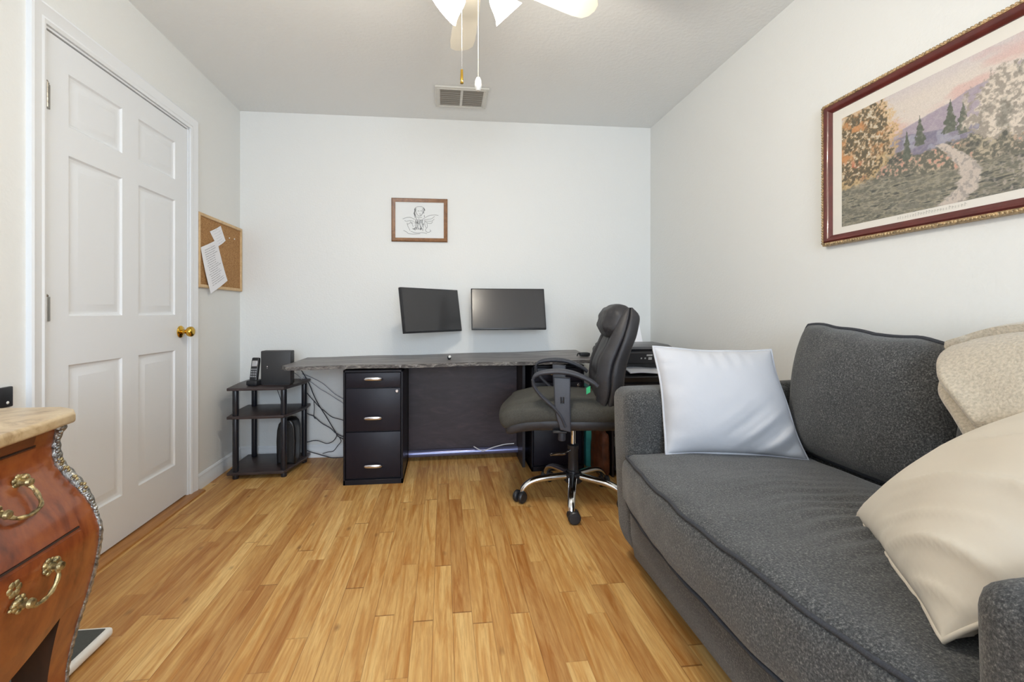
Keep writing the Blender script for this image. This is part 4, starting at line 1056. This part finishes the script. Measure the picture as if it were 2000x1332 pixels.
# ------------------------------------------------------------------ printer corner behind the sofa
st = thing('printer_stand', 'black stand with lower shelf holding the printer in right room corner', 'stand', (1.26, 2.95, 0))
for a in ((1.045, 1.06), (1.46, 1.475)):
    bm = B(); box(bm, a[0], a[1], 2.74, 3.16, 0, 0.565, 0.002, 1); obj('side_panel', bm, M_BLACKWOOD, st, world=True)
for z in (0.565, 0.27, 0.06):
    bm = B(); box(bm, 1.04 if z > 0.5 else 1.06, 1.48 if z > 0.5 else 1.46, 2.73, 3.17, z-(0 if z > 0.5 else 0.018), z+(0.018 if z > 0.5 else 0), 0.002, 1); obj('stand_top' if z > 0.5 else 'stand_shelf', bm, M_BLACKWOOD, st, world=True)
pr = thing('printer', 'black inkjet printer with loaded paper in right room corner behind sofa', 'printer', (1.245, 2.90, 0.583))
M_PRN = plain('printer_black', (50, 50, 53), 0.42, bump=0.1, bscale=220)
bm = B(); prism(bm, [(2.72, 0.595), (2.70, 0.62), (2.70, 0.635), (2.79, 0.637), (2.79, 0.705), (2.73, 0.712), (2.715, 0.775), (2.76, 0.792), (3.06, 0.800), (3.09, 0.78), (3.09, 0.595)], 'x', 1.035, 1.455, 0.008, 2); box(bm, 1.06, 1.43, 2.75, 3.06, 0.583, 0.6); obj('body', bm, M_PRN, pr, world=True)
bm = B(); prism(bm, [(2.745, 0.797), (2.75, 0.812), (2.80, 0.822), (3.02, 0.826), (3.05, 0.815), (3.05, 0.799)], 'x', 1.04, 1.45, 0.007, 2); obj('scanner_lid', bm, plain('printer_lid', (84, 84, 86), 0.35), pr, world=True)
def pp(a, b): return Vector((a, 2.7295-0.015*((b-0.712)/0.063)-0.001, b))
M_BTN = plain('button_grey', (190, 190, 188), 0.4)
for x0, x1, z0, z1 in ((1.262, 1.300, 0.757, 0.767), (1.225, 1.234, 0.738, 0.747), (1.250, 1.259, 0.738, 0.747), (1.276, 1.298, 0.733, 0.749), (1.325, 1.335, 0.738, 0.747), (1.385, 1.412, 0.757, 0.768)):
    bm = B(); q = [pp(a, b) for a, b in ((x0, z0), (x1, z0), (x1, z1), (x0, z1))]
    A = [bm.verts.new(p) for p in q]; C = [bm.verts.new(p+Vector((0, 0.004, 0))) for p in q]; bm.faces.new(A); bm.faces.new(C[::-1])
    for k in range(4): bm.faces.new((A[k], A[(k+1) % 4], C[(k+1) % 4], C[k]))
    obj('control_button', bm, M_BTN, pr, smooth=0, world=True)
bm = B(); box(bm, 1.08, 1.41, 2.655, 2.80, 0.628, 0.637, 0.003, 1); box(bm, 1.08, 1.10, 2.655, 2.79, 0.637, 0.650, 0.003, 1); obj('output_tray', bm, M_PRN, pr, world=True)
bm = B(); slab(bm, lambda u, v: Vector((1.14+0.215*u, 2.68+0.15*v, 0.672+0.010*v+0.004*math.sin(u*5)-0.012*(1-v)**2)), lambda u, v: Vector((1.14+0.215*u, 2.68+0.15*v, 0.666+0.010*v+0.004*math.sin(u*5)-0.012*(1-v)**2)), 10, 6); o = obj('printed_paper', bm, M_PAPER, pr, world=True); o['label'] = 'white sheets in the output slot'
bm = B(); slab(bm, lambda u, v: Vector((1.165+0.215*u, 3.02+0.075*v, 0.79+0.165*v)), lambda u, v: Vector((1.165+0.215*u, 3.026+0.075*v, 0.79+0.165*v)), 4, 6); o = obj('feed_paper', bm, M_PAPER, pr, world=True); o['label'] = 'white blank sheets standing in the rear feed'
# teal board and brown bag on the floor behind the chair
bm = B(); box(bm, 0.946, 0.996, 2.95, 3.16, 0.0, 0.53, 0.003, 1); tag(obj('teal_board', bm, M_TEAL, loc=(0.97, 3.05, 0)), 'upright teal board standing on floor between black cabinet and brown bag', 'board')
bm = B()
def bag(u, v, w):
    p = softbox((0.033, 0.10, 0.135), 0.028, (0.006, 0.01, 0.01))(u, v, w); p.x *= 1-0.10*w; 
    p += Vector((0.006, 0.008, 0.006))*mnoise.noise(Vector((u*2, v*3, w*3))); return p+Vector((1.030-0.012, 2.935, 0.136)) if False else p+Vector((1.000, 2.83, 0.139))
puff(bm, bag, (8, 10, 12)); tag(obj('paper_bag', bm, M_BAG, loc=(1.000, 2.83, 0.0)), 'crumpled brown bag on floor behind the office chair', 'bag')

# ------------------------------------------------------------------ sofa
so = thing('sofa', 'charcoal tweed two-seat sofa with piped cushions along right wall', 'sofa', (1.15, 1.12, 0))
SY0, SY1 = 0.545, 1.695
bm = B()
prism(bm, [(0.790, 0.055), (0.742, 0.075), (0.728, 0.16), (0.722, 0.30), (1.45, 0.30), (1.45, 0.055)], 'y', SY0-0.02, SY1+0.02, 0.012, 3)
obj('base', bm, M_SOFA, so, smooth=60, world=True)
def arm_side(y0, y1, top):
    bm = B()
    zc = (top+0.04)/2; hz = (top-0.04)/2; yc = (y0+y1)/2; hy = (y1-y0)/2
    sb = softbox((0.40, hy, hz), 0.045, (0.006, 0.012, 0.006))
    def mp(u, v, w):
        p = sb(u, v, w); z = p.z+zc
        if p.x < 0: p.x += (-p.x/0.40)*(0.03*(max(0, top-z)/top)**1.2+0.045*max(0, (0.16-z)/0.12)**1.6)
        return Vector((p.x+1.108, p.y+yc, z))
    puff(bm, mp, (28, 20, 30)); return bm
obj('armrest', arm_side(1.692, 1.868, 0.722), M_SOFA, so, smooth=60, world=True)
obj('armrest', arm_side(0.372, 0.553, 0.676), M_SOFA, so, smooth=60, world=True)
bm = B(); puff(bm, lambda u, v, w: softbox((0.085, 0.735, 0.345), 0.05)(u, v, w)+Vector((1.480, 1.12, 0.40)), (6, 16, 10)); obj('back_frame', bm, M_SOFA, so, smooth=60, world=True)
for x, y in ((0.825, 1.78), (0.825, 0.46), (1.45, 1.78), (1.45, 0.46)):
    bm = B(); lathe(bm, [(0, 0), (0.020, 0), (0.032, 0.055), (0.032, 0.07), (0, 0.07)], 16, Matrix.Translation((x, y, 0))); o = obj('foot', bm, M_FOOT, so, world=True); o['label'] = 'dark wooden foot'
# seat cushion
sb = softbox((0.345, 0.575, 0.098), 0.040, (0, 0.004, 0.0))
def seat(u, v, w):
    p = sb(u, v, w)
    front = max(0, -u)
    bow = (1-v*v)
    p.x -= front**2*(0.052*bow)+front*0.012*(1-w*w)
    if w > 0: p.z += 0.020*(1-u*u)*(1-v**4)*w
    if w > 0.9:
        # long soft creases fanning from the back toward the front
        a = p.y*1.0+0.10*u*u
        fall = math.exp(-((v+0.35)/0.55)**2)
        p.z += 0.0075*fall*math.sin((a+0.02*mnoise.noise(Vector((u*2, v*3, 0))))*120)*max(0, 0.75-abs(u-0.15))*1.3
        p.z += 0.006*mnoise.noise(Vector((u*2.2, v*4, 2)))
    p.x += 0.006*front*mnoise.noise(Vector((0, v*6, w*2)))
    p.z += 0.004*mnoise.noise(Vector((1, v*5, w)))*front
    return p+Vector((1.035, 1.120, 0.391))
bm = B(); puff(bm, seat, (40, 90, 10)); sc_ = obj('seat_cushion', bm, M_SOFA, so, smooth=60, world=True)
for w in (1, -1):
    bm = B(); d = Vector((-0.004, 0, 0.003*w))
    path = [seat(0.9-1.85*i/14, 1, w)+Vector((0, 0.003, 0.002*w)) for i in range(14)]+[seat(-1, 1-2*i/80, w)+d for i in range(81)]+[seat(-1+1.85*i/14, -1, w)+Vector((0, -0.003, 0.002*w)) for i in range(1, 15)]
    tube(bm, path, 0.0055, 8, up=(0, 0, 1)); o = obj('piping', bm, M_PIPE, sc_, smooth=60, world=True); o['label'] = 'dark piped seam'
# two loose back cushions
def back_cushion(corners, thick, seed):
    """front-face corner order: bottom near, bottom far, top far, top near"""
    c = [Vector(p) for p in corners]
    n = (c[1]-c[0]).cross(c[3]-c[0]).normalized()
    if n.x > 0: n = -n
    def mp(u, v, w):
        a = abs(u); b = abs(v)
        uu = u*(1+0.075*(1-b*b)); vv = v*(1+0.02*(1-a*a)-0.045*(1-a)**2*(v > 0))
        # round the corners a little
        cr = max(0, a+b-1.80)/0.20
        uu *= 1-0.030*cr*cr; vv *= 1-0.030*cr*cr
        p = bilerp(c, uu, vv)
        k = max(0, (1-a**2.6)*(1-b**2.6))**0.5
        p += n*((0.006+thick*0.62*k)*w)
        p += n*(0.010*mnoise.noise(Vector((u*2.2+seed, v*2.2, 0)))*k*(w > 0))
        p.z += 0.010*mnoise.noise(Vector((u*3.0+seed, 3, 0)))*max(0, v)**3
        return p
    return mp, n
CB = [((1.385, 1.098, 0.500), (1.385, 1.655, 0.500), (1.440, 1.655, 0.985), (1.445, 1.092, 0.930)), ((1.405, 0.570, 0.510), (1.405, 1.080, 0.510), (1.450, 1.080, 0.885), (1.450, 0.575, 0.885))]
for i, c in enumerate(CB):
    mp, n_ = back_cushion(c, 0.165, i*7.3)
    bm = B(); puff(bm, mp, (30, 26, 4)); bc = obj('back_cushion', bm, M_SOFA, so, smooth=70, world=True)
    bm = B(); per = [(1, -1+2*i/30) for i in range(30)]+[(1-2*i/30, 1) for i in range(30)]+[(-1, 1-2*i/30) for i in range(30)]+[(-1+2*i/30, -1) for i in range(30)]
    ctr = mp(0, 0, 0); path = [mp(u, v, 0)+(mp(u, v, 0)-ctr).normalized()*0.004 for u, v in per]
    tube(bm, path, 0.0065, 8, closed=True, up=tuple(n_)); o = obj('piping', bm, M_PIPE, bc, smooth=60, world=True); o['label'] = 'dark piped seam'

# ------------------------------------------------------------------ pillows and blanket
def pillow(name, corners, thick, pinch, mat, label, wr, seed, n=44, hem=True):
    c = [Vector(p) for p in corners]
    nr = (c[1]-c[0]).cross(c[3]-c[0]).normalized()
    if nr.y > 0: nr = -nr
    def side(sg):
        def f(a, b):
            u, v = a*2-1, b*2-1
            uu = u*(1-pinch[0]*(1-v*v)); vv = v*(1-pinch[1]*(1-u*u))
            p = bilerp(c, uu, vv)
            k = max(0, (1-abs(u)**2.4)*(1-abs(v)**2.4))**0.55
            p += nr*(sg*(thick*k+0.003))
            p += nr*(wr(u, v)*min(1, 3*k)*(1 if sg > 0 else 0.3))
            p += nr*(0.008*mnoise.noise(Vector((u*2+seed, v*2, seed)))*k)
            # slight waver of the seam
            e = max(abs(u), abs(v))**8
            p += nr*(e*0.006*math.sin(7*u+5*v+seed))
            return p
        return f
    ctr = sum(c, Vector())/4; zmin = min(p.z for p in c)
    bm = B(); slab(bm, side(1), side(-1), n, n)
    o = tag(obj(name, bm, mat, smooth=75, loc=(ctr.x, ctr.y, zmin)), label, 'pillow')
    if hem:
        bm = B(); per = [(1, i/30) for i in range(30)]+[(1-i/30, 1) for i in range(30)]+[(0, 1-i/30) for i in range(30)]+[(i/30, 0) for i in range(30)]
        path = [side(1)(u, v)*0.5+side(-1)(u, v)*0.5+((side(1)(u, v)-ctr).normalized()*0.002) for u, v in per]
        tube(bm, path, 0.0045, 8, closed=True, up=tuple(nr)); obj('corded_edge', bm, mat, o, smooth=75, world=True)
    return o
def crease(x): return -(1-min(1, abs(((x/PI+0.5) % 1.0)-0.5)/0.22))**1.6 if abs(((x/PI+0.5) % 1.0)-0.5) < 0.22 else 0.0
def wr_white(u, v):
    h = 0
    # diagonal folds in the lower right, small tucks along the left and top seams
    d = (u-0.55)*0.62-(v+0.75)*0.9
    m = math.exp(-((u-0.55)/0.55)**2-((v+0.62)/0.42)**2)
    h += 0.010*math.sin(d*15+2*u)*m+0.012*crease(d*9+1.2*u)*m
    h += 0.008*math.sin(u*26)*max(0, (v-0.45)/0.55)**1.3*math.exp(-((u)/0.5)**2)
    h += 0.006*math.sin(v*16+4*mnoise.noise(Vector((v*3, u, 0)))+1)*max(0, (-u-0.6)/0.4)**1.3*(0.4+0.6*abs(mnoise.noise(Vector((v*2.3, 4, 0)))))
    return h
pillow('throw_pillow', [(0.835, 1.635, 0.496), (1.322, 1.520, 0.490), (1.325, 1.715, 0.876), (0.838, 1.742, 0.893)], 0.092, (0.055, 0.065), M_PILLOW, 'square white throw pillow leaning on the far sofa arm', wr_white, 1.0)
def wr_cream(u, v):
    h = 0
    d = v*1.0+0.34*u+0.12*math.sin(u*2.5)
    m = math.exp(-((v-0.05)/0.75)**2)*max(0, min(1, (0.72-u)/0.8))
    h += 0.050*crease(d*4.6+0.9)*m+0.014*math.sin(d*10+1)*m
    h += 0.034*crease(d*9.5+u*1.5)*max(0, min(1, (-v-0.05)*2))*max(0, min(1, (0.6-u)))
    h += 0.026*crease(u*8+v*4)*max(0, -v-0.45)
    h += 0.010*math.sin(u*9+v*3)*max(0, u-0.3)
    return h
pillow('bed_pillow', [(0.800, 0.640, 0.500), (1.070, 1.070, 0.500), (1.290, 0.860, 0.815), (1.070, 0.430, 0.835)], 0.085, (0.055, 0.03), M_CREAM, 'large cream bed pillow leaning against near end of sofa', wr_cream, 4.0, 54)
# folded fleece over the second back cushion
BR = [[(1.535, 1.09, 0.80), (1.535, 0.92, 0.84), (1.535, 0.56, 0.84)],
      [(1.520, 1.09, 0.915), (1.530, 0.93, 0.955), (1.530, 0.56, 0.965)],
      [(1.440, 1.100, 0.925), (1.455, 0.945, 0.975), (1.450, 0.55, 0.985)],
      [(1.360, 1.100, 0.900), (1.375, 0.930, 0.945), (1.365, 0.55, 0.950)],
      [(1.300, 1.060, 0.855), (1.325, 0.900, 0.875), (1.315, 0.55, 0.880)],
      [(1.262, 0.985, 0.800), (1.290, 0.860, 0.815), (1.290, 0.55, 0.820)],
      [(1.240, 0.930, 0.757), (1.270, 0.830, 0.765), (1.275, 0.55, 0.770)]]
BRV = [[Vector(p) for p in catmull([r[0], r[1], r[2]], 10)] for r in BR]
BC = [catmull([BRV[k][i] for k in range(len(BR))], 8) for i in range(len(BRV[0]))]   # columns along the drape
def bsurf(u, v):
    a = u*(len(BC)-1); i = min(int(a), len(BC)-2); k = a-i
    m = len(BC[0])-1; b = v*m; j = min(int(b), m-1); h = b-j
    return (BC[i][j]*(1-k)+BC[i+1][j]*k)*(1-h)+(BC[i][j+1]*(1-k)+BC[i+1][j+1]*k)*h
def blanket_layer(off, th, seed, shift):
    def mid(u, v):
        p = bsurf(u, v); du = bsurf(min(1, u+0.02), v)-bsurf(max(0, u-0.02), v); dv = bsurf(u, min(1, v+0.02))-bsurf(u, max(0, v-0.02))
        nn = du.cross(dv)
        nn = nn.normalized() if nn.length > 0 else Vector((0, 0, 1))
        q = bsurf(0.3, 0.5)
        if nn.x > 0.3 and v > 0.4: nn = -nn
        if v <= 0.4 and nn.z < 0 and nn.x < 0: nn = -nn
        return p+Vector((0, shift[0]*(1-u)*v, shift[1]*v)), nn
    def lay(u, v, sg):
        p, nn = mid(u, v); e = min(1, u/0.05, (1-v)/0.06)
        r = math.sqrt(max(0, 1-(1-e)**2))
        h = off+th*(0.5+sg*0.5*r)
        return p+nn*(h+0.007*mnoise.noise(Vector((u*3, v*4, seed)))*(sg > 0))
    bm = B(); slab(bm, lambda u, v: lay(u, v, 1), lambda u, v: lay(u, v, -1), 44, 44); return bm
bl = tag(obj('fleece_blanket', blanket_layer(-0.012, 0.034, 3.0, (0, 0)), M_FLEECE, smooth=75, loc=(1.38, 0.86, 0.72)), 'folded beige fleece blanket draped over near end of the sofa back', 'blanket')
obj('under_fold', blanket_layer(-0.046, 0.030, 8.0, (0.028, -0.030)), M_FLEECE, bl, smooth=75, world=True)

# ------------------------------------------------------------------ light
def lamp(name, kind, loc, energy, color, **kw):
    d = bpy.data.lights.new(name, kind); d.energy = energy; d.color = color
    for k, v in kw.items(): setattr(d, k, v)
    o = bpy.data.objects.new(name, d); COL.objects.link(o); o.location = loc; return o
for i, p in enumerate(lamp_pts):
    lamp('fan_bulb_light', 'POINT', p, 15.0, (1.0, 0.91, 0.77), shadow_soft_size=0.03)
a = lamp('window_daylight', 'AREA', ((WX0+WX1)/2, YF-0.16, (WZ0+WZ1)/2), 98.0, (0.72, 0.85, 1.0), shape='RECTANGLE', size=WX1-WX0, size_y=WZ1-WZ0)
a.rotation_euler = (math.radians(74), 0, 0)              # sky light falling inward and down through the window
w = bpy.data.worlds.new('sky'); SC.world = w; w.use_nodes = True
w.node_tree.nodes['Background'].inputs[0].default_value = (0.80, 0.90, 1.0, 1); w.node_tree.nodes['Background'].inputs[1].default_value = 0.7

# ------------------------------------------------------------------ camera and view
cam = bpy.data.cameras.new('camera'); co = bpy.data.objects.new('camera', cam); COL.objects.link(co)
co.location = (0, 0, EYE); co.rotation_euler = (PI/2, 0, -YAW)
cam.sensor_width = 36; cam.lens = FPX/2000*36; cam.shift_x = (1000-PCX)/2000; cam.shift_y = -(666-PCY)/2000; cam.clip_start = 0.01
SC.camera = co
SC.view_settings.view_transform = 'Standard'; SC.view_settings.look = 'None'; SC.view_settings.gamma = 1.0; SC.view_settings.use_curve_mapping = False
SC.view_settings.exposure = 0.20
try:
    SC.cycles.use_denoising = True; SC.cycles.max_bounces = 8; SC.cycles.diffuse_bounces = 5; SC.cycles.sample_clamp_indirect = 6.0
except Exception: pass
